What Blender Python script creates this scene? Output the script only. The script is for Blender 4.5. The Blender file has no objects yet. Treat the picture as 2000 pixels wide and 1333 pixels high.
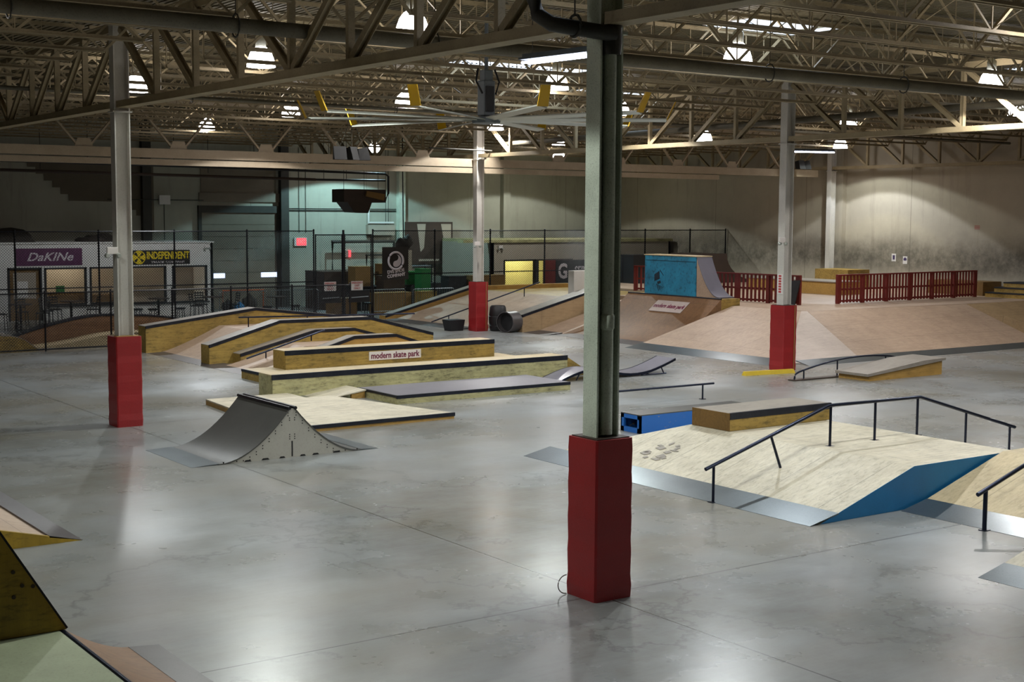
import bpy, bmesh, math, random
from mathutils import Vector, Matrix
random.seed(7)
S = bpy.context.scene
COL = S.collection
PI = math.pi

# ------------------------------------------------------------------ materials
def new_mat(name):
    m = bpy.data.materials.new(name); m.use_nodes = True
    nt = m.node_tree; b = nt.nodes['Principled BSDF']
    return m, nt, b
def N(nt, t, **k):
    n = nt.nodes.new(t)
    for a, v in k.items(): setattr(n, a, v)
    return n
def rgb(r, g, b): return (r, g, b, 1)
def s2l(h):
    v = [int(h[i:i+2], 16)/255 for i in (0, 2, 4)]
    return tuple((c/12.92 if c <= .04045 else ((c+.055)/1.055)**2.4) for c in v) + (1,)
def plain(name, col, rough=.5, metal=0, spec=.5):
    m, nt, b = new_mat(name)
    b.inputs['Base Color'].default_value = col; b.inputs['Roughness'].default_value = rough
    b.inputs['Metallic'].default_value = metal; b.inputs['Specular IOR Level'].default_value = spec
    return m
def emis(name, col, st, base=(.8, .8, .8, 1)):
    m, nt, b = new_mat(name)
    b.inputs['Base Color'].default_value = base
    b.inputs['Emission Color'].default_value = col; b.inputs['Emission Strength'].default_value = st
    return m
def coords(nt, scale=(1, 1, 1), loc=(0, 0, 0), world=False):
    mp = N(nt, 'ShaderNodeMapping'); mp.inputs['Scale'].default_value = scale; mp.inputs['Location'].default_value = loc
    if world:
        g = N(nt, 'ShaderNodeNewGeometry'); nt.links.new(g.outputs['Position'], mp.inputs['Vector'])
    else:
        t = N(nt, 'ShaderNodeTexCoord'); nt.links.new(t.outputs['Object'], mp.inputs['Vector'])
    return mp
def noise(nt, vec, sc, det=4, rough=.6):
    n = N(nt, 'ShaderNodeTexNoise'); n.inputs['Scale'].default_value = sc
    n.inputs['Detail'].default_value = det; n.inputs['Roughness'].default_value = rough
    nt.links.new(vec.outputs[0], n.inputs['Vector']); return n
def ramp(nt, src, stops):
    r = N(nt, 'ShaderNodeValToRGB'); e = r.color_ramp.elements
    while len(e) < len(stops): e.new(.5)
    for i, (p, c) in enumerate(stops):
        e[i].position = p; e[i].color = c if len(c) == 4 else (*c, 1)
    nt.links.new(src, r.inputs['Fac']); return r
def mix(nt, fac, a, b, mode='MIX'):
    n = N(nt, 'ShaderNodeMix', data_type='RGBA', blend_type=mode)
    for sock, v in ((n.inputs[0], fac), (n.inputs[6], a), (n.inputs[7], b)):
        if hasattr(v, 'node'): nt.links.new(v, sock)
        else: sock.default_value = v
    return n.outputs[2]
def W1(v): return (v, v, v, 1)
def math_(nt, op, a, b=0., clamp=False):
    n = N(nt, 'ShaderNodeMath', operation=op, use_clamp=clamp)
    for i, v in enumerate((a, b)):
        if hasattr(v, 'node'): nt.links.new(v, n.inputs[i])
        else: n.inputs[i].default_value = v
    return n.outputs[0]
def speckled(name, col, dark, amt=.5, sc=6, rough=.55, metal=0, stretch=(1, 1, 1), fine=40, world=False, bump=0):
    """base colour with soft blotches and fine wear of a second colour"""
    m, nt, b = new_mat(name)
    mp = coords(nt, stretch, world=world)
    n1 = noise(nt, mp, sc, 5); n2 = noise(nt, mp, fine, 3)
    r1 = ramp(nt, n1.outputs['Fac'], [(.35, W1(0)), (.75, W1(1))])
    r2 = ramp(nt, n2.outputs['Fac'], [(.52, W1(0)), (.72, W1(1))])
    f = math_(nt, 'MULTIPLY', math_(nt, 'ADD', math_(nt, 'MULTIPLY', r1.outputs[0], .6), math_(nt, 'MULTIPLY', r2.outputs[0], .5)), amt, True)
    c = mix(nt, f, col, dark)
    nt.links.new(c, b.inputs['Base Color'])
    b.inputs['Roughness'].default_value = rough; b.inputs['Metallic'].default_value = metal
    if bump:
        bp = N(nt, 'ShaderNodeBump'); bp.inputs['Strength'].default_value = bump; bp.inputs['Distance'].default_value = .01
        nt.links.new(n2.outputs['Fac'], bp.inputs['Height']); nt.links.new(bp.outputs[0], b.inputs['Normal'])
    return m
def wood(name, c1, c2, grime, amt=.5, grain=(.6, 12, 12), rough=.55, knots=True, seam=None):
    m, nt, b = new_mat(name)
    mp = coords(nt, grain); mp2 = coords(nt)
    g = noise(nt, mp, 1.6, 6, .65)
    r = ramp(nt, g.outputs['Fac'], [(.3, c1), (.7, c2)])
    d = noise(nt, mp2, 1.3, 6, .7); d2 = noise(nt, coords(nt, (1.2, 5, 5)), 3.5, 5, .75)
    rd = ramp(nt, d.outputs['Fac'], [(.42, W1(0)), (.72, W1(1))]); rd2 = ramp(nt, d2.outputs['Fac'], [(.5, W1(0)), (.68, W1(1))])
    f = math_(nt, 'MULTIPLY', math_(nt, 'ADD', math_(nt, 'MULTIPLY', rd.outputs[0], .6), math_(nt, 'MULTIPLY', rd2.outputs[0], .7)), amt, True)
    c = mix(nt, f, r.outputs[0], grime)
    if knots:
        v = N(nt, 'ShaderNodeTexVoronoi'); v.inputs['Scale'].default_value = 1.1
        nt.links.new(coords(nt, (1, 2.2, 2.2)).outputs[0], v.inputs['Vector'])
        k = ramp(nt, v.outputs['Distance'], [(.03, W1(1)), (.09, W1(0))])
        c = mix(nt, math_(nt, 'MULTIPLY', k.outputs[0], .45), c, tuple(x*.35 for x in c1[:3]) + (1,))
    if seam:      # sheet joints every `seam` metres along object X and Y
        tc = N(nt, 'ShaderNodeTexCoord'); sp = N(nt, 'ShaderNodeSeparateXYZ'); nt.links.new(tc.outputs['Object'], sp.inputs[0])
        fs = None
        for ax, s in ((0, seam[0]), (1, seam[1])):
            w = math_(nt, 'ABSOLUTE', math_(nt, 'SUBTRACT', math_(nt, 'FRACT', math_(nt, 'DIVIDE', sp.outputs[ax], s)), .5))
            q = math_(nt, 'LESS_THAN', w, .006/s)
            fs = q if fs is None else math_(nt, 'MAXIMUM', fs, q)
        c = mix(nt, math_(nt, 'MULTIPLY', fs, .5), c, (.03, .025, .02, 1))
    nt.links.new(c, b.inputs['Base Color']); b.inputs['Roughness'].default_value = rough
    return m

M = {}
M['steel'] = speckled('painted_steel', s2l('9c8d6e'), s2l('4a3d2a'), .55, 2.5, .6)
M['steel_beam'] = speckled('beam_paint', s2l('aa9b84'), s2l('6d5f4c'), .45, 2, .6)
M['column'] = speckled('column_paint', s2l('d2dac8'), s2l('3a3d31'), .75, 1.2, .6, fine=55, bump=.4)
M['column_white'] = speckled('column_white_paint', s2l('c9c5bd'), s2l('6f675d'), .35, 1.2, .6, fine=30)
M['dark_pipe'] = speckled('cast_iron', s2l('35332c'), s2l('14130f'), .6, 4, .6)
M['duct'] = speckled('dusty_pipe', s2l('6a6454'), s2l('2b271e'), .7, 2, .6)
M['galv'] = speckled('galvanised_steel', s2l('9aa2a6'), s2l('5d6468'), .5, 3, .35, .85)
M['black_steel'] = plain('black_steel', s2l('17171c'), .38, .35)
M['rail_steel'] = plain('rail_steel', s2l('262b3d'), .28, .75)
M['edge_steel'] = speckled('black_angle_iron', s2l('1c1f2a'), s2l('50545e'), .35, 3, .4, .5)
M['plate'] = speckled('threshold_plate', s2l('7a8287'), s2l('474d52'), .5, 1.6, .3, .8)
M['plate_dark'] = speckled('dark_threshold_plate', s2l('5a5657'), s2l('353132'), .5, 1.6, .4, .4)
M['red_vinyl'] = speckled('red_vinyl', s2l('931b1e'), s2l('5c0d10'), .5, 2.2, .42, fine=60, bump=.3)
M['ply'] = wood('birch_ply', s2l('b3a07c'), s2l('c6b490'), s2l('77674c'), .55, seam=(2.44, 1.22))
M['ply_worn'] = wood('worn_ply', s2l('bdb29a'), s2l('cfc6b2'), s2l('827864'), .75, grain=(.35, 9, 9), seam=(2.44, 1.22))
M['ply_pink'] = wood('skate_ply', s2l('a58d78'), s2l('b69e88'), s2l('765f4e'), .5, seam=(2.44, 1.22), knots=False)
M['ply_tan'] = wood('tan_skate_ply', s2l('a18663'), s2l('b19671'), s2l('6e583c'), .5, seam=(2.44, 1.22), knots=False)
M['ply_lit'] = wood('lit_skate_ply', s2l('b3a397'), s2l('c4b5a9'), s2l('84766a'), .4, knots=False)  # lighter copy of the skate ply: lamp-facing brightness is put into the colour
M['skate_violet'] = speckled('violet_ramp_sheet', s2l('615d68'), s2l('46434e'), .45, 1.5, .55)
M['ply_brown'] = wood('brown_ply', s2l('6f4d32'), s2l('82603f'), s2l('452c1a'), .55, seam=(2.44, 1.22), knots=False)
M['wood'] = wood('yellow_pine_ply', s2l('917434'), s2l('b3944a'), s2l('463a1a'), .85)
M['wood_pale'] = wood('pale_pine_ply', s2l('a8a070'), s2l('c2bb8d'), s2l('545138'), .9)
M['wood_orange'] = wood('orange_ply', s2l('a37d3c'), s2l('b9924c'), s2l('60461f'), .55)
M['wood_dark'] = wood('dark_ply', s2l('6d4f23'), s2l('80602e'), s2l('3a2a12'), .55)
M['olive'] = wood('olive_wall_ply', s2l('9a7c20'), s2l('b3922a'), s2l('4a3b10'), .7, grain=(8, 8, .7))
M['deck_top'] = wood('grey_deck_ply', s2l('857c71'), s2l('968c80'), s2l('56504a'), .5, knots=False)
M['green_deck'] = speckled('painted_deck', s2l('8f9679'), s2l('565a46'), .5, 2, .6)
M['skatelite'] = speckled('dark_ramp_sheet', s2l('4b4a47'), s2l('2e2d2b'), .6, 1.5, .42)
M['skate_grey'] = speckled('grey_ramp_sheet', s2l('77747d'), s2l('504d56'), .45, 1.5, .35)
M['side_grey'] = speckled('grey_side_panel', s2l('a8a49a'), s2l('77736a'), .4, 1.5, .5)
M['blue'] = speckled('blue_paint', s2l('1a80bd'), s2l('155c8c'), .5, 2, .5)
M['concrete_dark'] = plain('black_gap', (.01, .01, .01, 1), .9)
M['yellow'] = speckled('yellow_paint', s2l('c8a90e'), s2l('8a7208'), .4, 4, .5)
M['yellow_fin'] = plain('yellow_plastic', s2l('c79d10'), .4)
M['aluminium'] = plain('aluminium', s2l('b9bcb4'), .35, .6)
M['grey_box'] = speckled('grey_enamel', s2l('6b7379'), s2l('3f464b'), .5, 4, .5)
M['red_wood'] = speckled('red_stain', s2l('6e1f1a'), s2l('3b0e0d'), .5, 4, .5)
M['black'] = plain('matte_black', s2l('121216'), .6)
M['black_rubber'] = plain('black_plastic', s2l('1c1c1e'), .5)
M['dark_brown'] = speckled('dark_brown', s2l('3a2a20'), s2l('1d140f'), .5, 4, .6)
M['white_wall'] = speckled('white_partition', s2l('d9d7d2'), s2l('a9a59c'), .3, .8, .8)
M['hut_wall'] = speckled('tan_partition', s2l('a59b8c'), s2l('84796a'), .35, .8, .8)
M['paper'] = plain('paper', s2l('d6d2ce'), .8)
M['sign_white'] = speckled('sign_board', s2l('dcd4cf'), s2l('b3a9a2'), .3, 2, .7)
M['maroon'] = plain('maroon_ink', s2l('6d1a3e'), .6)
M['purple_ink'] = plain('purple_ink', s2l('44355e'), .6)
M['banner_purple'] = speckled('purple_banner', s2l('4b1740'), s2l('7b3d6d'), .5, 8, .6, fine=14)
M['banner_black'] = plain('black_banner', s2l('17120f'), .6)
M['banner_ink'] = plain('silver_ink', s2l('c9c0c4'), .6)
M['yellow_ink'] = plain('yellow_ink', s2l('e2c414'), .6)
M['red_ink'] = plain('red_ink', s2l('b03030'), .6)
M['black_ink'] = speckled('black_ink', s2l('12202b'), s2l('1c4058'), .5, 6, .6)
M['cardboard'] = speckled('cardboard', s2l('8d6d3c'), s2l('614a28'), .4, 3, .8)
M['green_plastic'] = plain('green_plastic', s2l('1f6a32'), .5)
M['orange'] = plain('orange_paint', s2l('c65f22'), .5)
M['patch'] = speckled('dark_masonry', s2l('6a6152'), s2l('4a4236'), .5, 1, .8)
M['rollup'] = speckled('door_panel', s2l('7c7263'), s2l('4d4438'), .5, 1.5, .6)
M['cloth'] = speckled('dark_tarp', s2l('332b23'), s2l('17120e'), .6, 5, .8)
M['glow_tube'] = emis('fluorescent_tube', (.72, .78, 1, 1), 14)
M['exit_red'] = emis('exit_letters', (1, .08, .1, 1), 2.2, (.5, .02, .03, 1))
M['door_pane'] = emis('daylit_pane', (.55, .65, 1, 1), 2.2)
M['room_yellow'] = plain('yellow_room_wall', s2l('dcd89a'), .8)
M['sky_panel'] = emis('skylight_dome', (.62, .78, 1, 1), 7)

def m_reflector():
    m, nt, b = new_mat('prismatic_reflector')
    b.inputs['Base Color'].default_value = (.9, .9, .95, 1); b.inputs['Roughness'].default_value = .2
    b.inputs['Emission Color'].default_value = (1, .95, .92, 1); b.inputs['Emission Strength'].default_value = 21
    return m
M['reflector'] = m_reflector()
def m_glass():
    m, nt, b = new_mat('window_glass')
    b.inputs['Base Color'].default_value = (.8, .85, .85, 1); b.inputs['Roughness'].default_value = .05
    tr = N(nt, 'ShaderNodeBsdfTransparent'); gl = N(nt, 'ShaderNodeBsdfGlossy'); gl.inputs['Roughness'].default_value = .05
    mx = N(nt, 'ShaderNodeMixShader'); mx.inputs[0].default_value = .06
    nt.links.new(tr.outputs[0], mx.inputs[1]); nt.links.new(gl.outputs[0], mx.inputs[2])
    nt.links.new(mx.outputs[0], nt.nodes['Material Output'].inputs['Surface'])
    return m
M['glass'] = m_glass()
def m_floor():
    m, nt, b = new_mat('polished_concrete')
    mp = coords(nt, (1, 1, 1), world=True); mpc = coords(nt, (1, 1, 1), (5, 2, 0), world=True); mps = coords(nt, (.45, 1.3, 1), world=True)
    n1 = noise(nt, mp, .22, 6, .65); n2 = noise(nt, mps, 1.2, 6, .7); n3 = noise(nt, mp, 3, 6, .7); n4 = noise(nt, mp, 60, 2)
    r1 = ramp(nt, n1.outputs['Fac'], [(.3, s2l('77766f')), (.55, s2l('8d9091')), (.75, s2l('a0a6a9'))])
    r2 = ramp(nt, n2.outputs['Fac'], [(.3, W1(.72)), (.68, W1(1))])
    c = mix(nt, .6, r1.outputs[0], r2.outputs[0], 'MULTIPLY')
    r3 = ramp(nt, n3.outputs['Fac'], [(.5, W1(0)), (.85, W1(1))])
    c = mix(nt, math_(nt, 'MULTIPLY', r3.outputs[0], .3), c, s2l('544c40'))
    n5 = noise(nt, coords(nt, (.5, 1, 1), (31, 7, 0), world=True), .3, 5, .6); r5 = ramp(nt, n5.outputs['Fac'], [(.42, W1(0)), (.68, W1(1))])
    c = mix(nt, math_(nt, 'MULTIPLY', r5.outputs[0], .45), c, s2l('847862'))
    n6 = noise(nt, coords(nt, (.15, 3, 1), (3, 17, 0), world=True), 5, 4, .7); r6 = ramp(nt, n6.outputs['Fac'], [(.3, W1(.86)), (.7, W1(1.04))])
    c = mix(nt, .5, c, r6.outputs[0], 'MULTIPLY')
    # scuffs
    v = noise(nt, coords(nt, (.8, 3, 1), world=True), 4, 4, .8)
    rv = ramp(nt, v.outputs['Fac'], [(.62, W1(0)), (.85, W1(1))])
    c = mix(nt, math_(nt, 'MULTIPLY', rv.outputs[0], .3), c, s2l('4c463f'))
    # sawn joints on the column grid and wandering cracks
    g = N(nt, 'ShaderNodeNewGeometry'); sp = N(nt, 'ShaderNodeSeparateXYZ'); nt.links.new(g.outputs['Position'], sp.inputs[0])
    f = None
    for ax, off, per in ((0, 9.99, 19.3), (1, 12.33, 15.6)):
        q = math_(nt, 'ABSOLUTE', math_(nt, 'SUBTRACT', math_(nt, 'FRACT', math_(nt, 'ADD', math_(nt, 'DIVIDE', math_(nt, 'SUBTRACT', sp.outputs[ax], off), per), 10.5)), .5))
        q = math_(nt, 'LESS_THAN', q, .012/per)
        f = q if f is None else math_(nt, 'MAXIMUM', f, q)
    cn = noise(nt, mpc, .05, 12, .62); cr = ramp(nt, cn.outputs['Fac'], [(.4988, W1(0)), (.5, W1(1)), (.5012, W1(0))])
    f = math_(nt, 'MAXIMUM', f, math_(nt, 'MULTIPLY', cr.outputs[0], .4))
    c = mix(nt, math_(nt, 'MULTIPLY', f, .8), c, s2l('24211e'))
    nt.links.new(c, b.inputs['Base Color'])
    rr = ramp(nt, n1.outputs['Fac'], [(.3, W1(.22)), (.7, W1(.34))])
    nt.links.new(rr.outputs[0], b.inputs['Roughness']); b.inputs['Specular IOR Level'].default_value = .55
    bp = N(nt, 'ShaderNodeBump'); bp.inputs['Strength'].default_value = .12; bp.inputs['Distance'].default_value = .02
    nt.links.new(n3.outputs['Fac'], bp.inputs['Height']); nt.links.new(bp.outputs[0], b.inputs['Normal'])
    return m
M['floor'] = m_floor()
def m_wall(name, top, seam=6.1, band=True):
    """painted precast wall, with a scuffed band of dirt above the deck and panel joints"""
    m, nt, b = new_mat(name)
    mp = coords(nt, (1, 1, 1), world=True); n1 = noise(nt, mp, .35, 6, .65); n2 = noise(nt, mp, 2.2, 6, .75)
    c = ramp(nt, n1.outputs['Fac'], [(.3, tuple(x*.78 for x in top[:3])+(1,)), (.7, top)]).outputs[0]
    st = noise(nt, coords(nt, (1.3, 1.3, .12), world=True), 2, 5, .7)
    rs = ramp(nt, st.outputs['Fac'], [(.55, W1(0)), (.8, W1(1))])
    c = mix(nt, math_(nt, 'MULTIPLY', rs.outputs[0], .35), c, s2l('5f5546'))
    g = N(nt, 'ShaderNodeNewGeometry'); sp = N(nt, 'ShaderNodeSeparateXYZ'); nt.links.new(g.outputs['Position'], sp.inputs[0])
    if band:
        z = math_(nt, 'ADD', sp.outputs[2], math_(nt, 'MULTIPLY', math_(nt, 'SUBTRACT', n1.outputs['Fac'], .5), 1.2))
        k = N(nt, 'ShaderNodeMapRange', interpolation_type='SMOOTHSTEP'); nt.links.new(z, k.inputs[0])
        for i, v in ((1, 1.6), (2, 2.5), (3, .15), (4, 1)): k.inputs[i].default_value = v
        k2 = N(nt, 'ShaderNodeMapRange', interpolation_type='SMOOTHSTEP'); nt.links.new(z, k2.inputs[0])
        for i, v in ((1, 2.6), (2, 3.9), (3, 1), (4, 0)): k2.inputs[i].default_value = v
        r = ramp(nt, n2.outputs['Fac'], [(.3, W1(.35)), (.6, W1(1))])
        f = math_(nt, 'MULTIPLY', math_(nt, 'MULTIPLY', k.outputs[0], k2.outputs[0]), math_(nt, 'MULTIPLY', r.outputs[0], .75))
        c = mix(nt, f, c, s2l('3a352c'))
    for ax in (0, 1):
        q = math_(nt, 'ABSOLUTE', math_(nt, 'SUBTRACT', math_(nt, 'FRACT', math_(nt, 'DIVIDE', sp.outputs[ax], seam)), .5))
        q = math_(nt, 'LESS_THAN', q, .012/seam)
        c = mix(nt, math_(nt, 'MULTIPLY', q, .55), c, s2l('2c2822'))
    nt.links.new(c, b.inputs['Base Color']); b.inputs['Roughness'].default_value = .75
    return m
M['wall'] = m_wall('painted_precast', s2l('b3aa98'))
M['wall_back'] = m_wall('painted_precast_back', s2l('aaa899'), band=False)
M['roof'] = speckled('roof_deck', s2l('6f6549'), s2l('3f3623'), .5, .8, .7, world=True)
def m_chipped(name, col, under):
    m, nt, b = new_mat(name)
    n = noise(nt, coords(nt, (1, 3, 3)), 4, 6, .75); r = ramp(nt, n.outputs['Fac'], [(.62, W1(0)), (.65, W1(1))])
    c = mix(nt, r.outputs[0], col, under); nt.links.new(c, b.inputs['Base Color']); b.inputs['Roughness'].default_value = .45
    return m
M['blue_chip'] = m_chipped('chipped_blue_paint', s2l('1d63b4'), s2l('a08d68'))
M['blue_box'] = speckled('scuffed_blue_paint', s2l('2a86a8'), s2l('1c3440'), 1.0, 1.5, .5, fine=9)
M['sign_muted'] = speckled('muted_sign_board', s2l('b3a39b'), s2l('8a7a72'), .4, 3, .7)  # greyer, darker board colour than the other sign board

# ------------------------------------------------------------------ mesh helpers
def BM(): return bmesh.new()
def face(bm, pts):
    try: return bm.faces.new([bm.verts.new(p) for p in pts])
    except ValueError: return None
def box(bm, x0, x1, y0, y1, z0, z1):
    v = [bm.verts.new((x, y, z)) for z in (z0, z1) for y in (y0, y1) for x in (x0, x1)]
    for f in ((0, 2, 3, 1), (4, 5, 7, 6), (0, 1, 5, 4), (2, 6, 7, 3), (0, 4, 6, 2), (1, 3, 7, 5)): bm.faces.new([v[i] for i in f])
    return bm
def cbox(bm, c, s): return box(bm, c[0]-s[0]/2, c[0]+s[0]/2, c[1]-s[1]/2, c[1]+s[1]/2, c[2]-s[2]/2, c[2]+s[2]/2)
def hexa(bm, lo, hi):
    """solid between two loops of equal length (bottom loop, top loop)"""
    a = [bm.verts.new(p) for p in lo]; b = [bm.verts.new(p) for p in hi]; n = len(a)
    bm.faces.new(a[::-1]); bm.faces.new(b)
    for i in range(n): bm.faces.new((a[i], a[(i+1) % n], b[(i+1) % n], b[i]))
    return bm
def prof(bm, pts, ax, a, b):
    """extrude a 2D profile: ax 'y' -> pts are (x,z) swept from y=a to b; 'x' -> pts are (y,z); 'z' -> (x,y)"""
    f = {'y': lambda p, t: (p[0], t, p[1]), 'x': lambda p, t: (t, p[0], p[1]), 'z': lambda p, t: (p[0], p[1], t)}[ax]
    return hexa(bm, [f(p, a) for p in pts], [f(p, b) for p in pts])
def tube(bm, path, r, seg=8, closed=False):
    P = [Vector(p) for p in path]; rings = []
    n = len(P)
    for i, p in enumerate(P):
        if closed: t = (P[(i+1) % n]-P[i-1])
        else: t = (P[min(i+1, n-1)]-P[max(i-1, 0)])
        t.normalize()
        u = Vector((0, 0, 1)) if abs(t.z) < .9 else Vector((1, 0, 0))
        a = t.cross(u).normalized(); b = t.cross(a).normalized()
        rr = r[i] if isinstance(r, (list, tuple)) else r
        rings.append([bm.verts.new(p+a*rr*math.cos(2*PI*k/seg)+b*rr*math.sin(2*PI*k/seg)) for k in range(seg)])
    m = n if closed else n-1
    for i in range(m):
        A, B = rings[i], rings[(i+1) % n]
        for k in range(seg): bm.faces.new((A[k], A[(k+1) % seg], B[(k+1) % seg], B[k]))
    if not closed:
        bm.faces.new(rings[0][::-1]); bm.faces.new(rings[-1])
    return bm
def bar(bm, p, q, w, h, up=(0, 0, 1)):
    """rectangular bar from p to q, width w across, height h along up"""
    p, q = Vector(p), Vector(q); t = (q-p).normalized(); u = Vector(up)
    if abs(t.dot(u)) > .98: u = Vector((1, 0, 0))
    a = t.cross(u).normalized()*w/2; b = a.cross(t).normalized()*h/2
    return hexa(bm, [p-a-b, p+a-b, p+a+b, p-a+b], [q-a-b, q+a-b, q+a+b, q-a+b])
def angle_bar(bm, p, q, w, up=(0, 0, 1), t=.012):
    """L section: two thin legs"""
    p, q = Vector(p), Vector(q); d = (q-p).normalized(); u = Vector(up)
    if abs(d.dot(u)) > .98: u = Vector((0, 1, 0))
    a = d.cross(u).normalized(); b = a.cross(d).normalized()
    bar(bm, p+b*(-w/2+t/2), q+b*(-w/2+t/2), w, t, u)
    bar(bm, p+a*(-w/2+t/2), q+a*(-w/2+t/2), t, w, u)
def lathe(bm, prof_, c=(0, 0, 0), seg=20, axis='z', cap=True):
    rings = []
    for r, h in prof_:
        ring = []
        for k in range(seg):
            x, y = r*math.cos(2*PI*k/seg), r*math.sin(2*PI*k/seg)
            p = {'z': (x, y, h), 'x': (h, x, y), 'y': (x, h, y)}[axis]
            ring.append(bm.verts.new((c[0]+p[0], c[1]+p[1], c[2]+p[2])))
        rings.append(ring)
    for A, B in zip(rings, rings[1:]):
        for k in range(seg): bm.faces.new((A[k], A[(k+1) % seg], B[(k+1) % seg], B[k]))
    if cap:
        bm.faces.new(rings[0][::-1]); bm.faces.new(rings[-1])
    return bm

WL = {}
def wl(o): return WL.get(o.name, Vector((0, 0, 0)))
def obj(name, bm, mat, parent=None, smooth=False, bevel=0, origin=None):
    """link one mesh object; its origin goes to the bottom centre of its shape"""
    bmesh.ops.recalc_face_normals(bm, faces=bm.faces)
    xs = [v.co for v in bm.verts]
    if origin is None:
        lo = Vector([min(v[i] for v in xs) for i in range(3)]); hi = Vector([max(v[i] for v in xs) for i in range(3)])
        origin = Vector(((lo.x+hi.x)/2, (lo.y+hi.y)/2, lo.z))
    origin = Vector(origin)
    for v in bm.verts: v.co -= origin
    me = bpy.data.meshes.new(name); bm.to_mesh(me); bm.free()
    o = bpy.data.objects.new(name, me); COL.objects.link(o)
    mats = mat if isinstance(mat, (list, tuple)) else [mat]
    for k in mats: me.materials.append(M[k] if isinstance(k, str) else k)
    if smooth:
        for p in me.polygons: p.use_smooth = True
        try: me.set_sharp_from_angle(angle=math.radians(40))
        except Exception: pass
    if bevel:
        md = o.modifiers.new('edge', 'BEVEL'); md.width = bevel; md.segments = 2; md.limit_method = 'ANGLE'
    WL[o.name] = origin
    if parent is not None:
        o.parent = parent; o.location = origin-wl(parent)
    else: o.location = origin
    return o
def thing(name, label, cat, loc, group=None):
    o = bpy.data.objects.new(name, None); COL.objects.link(o); o.location = loc; o.empty_display_size = .2
    WL[o.name] = Vector(loc); o['label'] = label; o['category'] = cat
    if group: o['group'] = group
    return o
def tag(o, label, cat, group=None):
    o['label'] = label; o['category'] = cat
    if group: o['group'] = group
    return o
def struct(name, bm, mat, **k):
    o = obj(name, bm, mat, **k); o['kind'] = 'structure'; return o
def lab(o, t): o['label'] = t; return o
def dup(root, loc, label=None, rotz=None, group=None):
    r = root.copy(); COL.objects.link(r); r.location = loc; WL[r.name] = Vector(loc)
    if label: r['label'] = label
    if group: r['group'] = group
    if rotz is not None: r.rotation_euler = (0, 0, rotz)
    for ch in list(root.children):
        c = ch.copy(); COL.objects.link(c); c.parent = r
        for g in list(ch.children):
            d = g.copy(); COL.objects.link(d); d.parent = c
    return r
def text_bm(s, size, spread=1., shear=0, bold=0., depth=.004):
    cu = bpy.data.curves.new('lettering', 'FONT'); cu.body = s; cu.size = size; cu.align_x = 'CENTER'; cu.align_y = 'CENTER'
    cu.extrude = depth; cu.offset = bold; cu.shear = shear
    cu.resolution_u = 3
    o = bpy.data.objects.new('lettering', cu); COL.objects.link(o)
    dg = bpy.context.evaluated_depsgraph_get(); me = bpy.data.meshes.new_from_object(o.evaluated_get(dg))
    bm = bmesh.new(); bm.from_mesh(me)
    bpy.data.objects.remove(o); bpy.data.curves.remove(cu); bpy.data.meshes.remove(me)
    for v in bm.verts: v.co.x *= spread
    return bm
def place_text(bm, c, right, up):
    """lay lettering on a plane: its centre c, reading direction and up direction"""
    r, u = Vector(right).normalized(), Vector(up).normalized(); n = r.cross(u)
    c = Vector(c)
    for v in bm.verts: v.co = c+r*v.co.x+u*v.co.y+n*v.co.z
    return bm
def lettering(name, s, size, c, right, up, mat, parent, spread=1., shear=0, bold=0., depth=.004):
    return obj(name, place_text(text_bm(s, size, spread, shear, bold, depth), c, right, up), mat, parent)

# ------------------------------------------------------------------ camera
H = 4.4
cam = bpy.data.cameras.new('camera'); co = bpy.data.objects.new('camera', cam); COL.objects.link(co)
pit, yaw, rol = math.radians(5.2), math.radians(35.3), math.radians(.33)
co.matrix_world = Matrix.Translation((0, 0, H)) @ Matrix.Rotation(-yaw, 4, 'Z') @ Matrix.Rotation(PI/2-pit, 4, 'X') @ Matrix.Rotation(rol, 4, 'Z')
cam.sensor_width = 36; cam.lens = 36*2720/2000; cam.clip_end = 300
S.camera = co

GX = [-9.3, 10.0, 29.3, 48.6]       # girder lines
GY = [-3.25, 12.35, 27.95, 43.6, 59.2]  # column rows
XR, YB = 49.3, 59.7                  # right wall, back wall
ZG = 6.5; ZT = 8.2; ZD = 8.42        # girder bottom, girder top, roof deck

# ------------------------------------------------------------------ shell
bm = BM(); box(bm, -9.6, XR, -4, YB, -.2, 0); struct('floor', bm, 'floor')
bm = BM()   # fluted roof deck: ribs run along Y; holes left for the skylights
SKY = [(20.6, 23.2, 20.7, 22.1), (11.2, 13.8, 12.9, 14.4), (27.9, 31.4, 35.6, 37.0), (20.2, 24.5, 30.4, 32.0), (33, 36, 22.0, 23.5)]
x = -9.6
while x < XR:
    for (x0, x1, dz) in ((x, x+.09, 0), (x+.09, x+.15, .055)):
        xm = (x0+x1)/2; segs = [(-4.2, YB+.2)]
        for (a, b_, c, d) in SKY:
            if a < xm < b_:
                segs = [s for (p, q) in segs for s in (((p, c), (d, q)) if p < c and q > d else ((p, q),))]
        for p, q in segs: box(bm, x0, x1, p, q, ZD+dz, ZD+dz+.03)
    x += .15
struct('ceiling', bm, 'roof')
bm = BM(); box(bm, XR, XR+.25, -4, YB+.25, 0, 8.6); struct('wall_right', bm, 'wall')
bm = BM(); box(bm, -9.6, XR, YB, YB+.25, 0, 8.6); struct('wall_back', bm, 'wall_back')
bm = BM(); box(bm, -9.85, -9.6, -4, YB+.25, 0, 8.6); struct('wall_left', bm, 'wall')
bm = BM(); box(bm, -9.6, XR, -4.25, -4, 0, 8.6); struct('wall_front', bm, 'wall')
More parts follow.
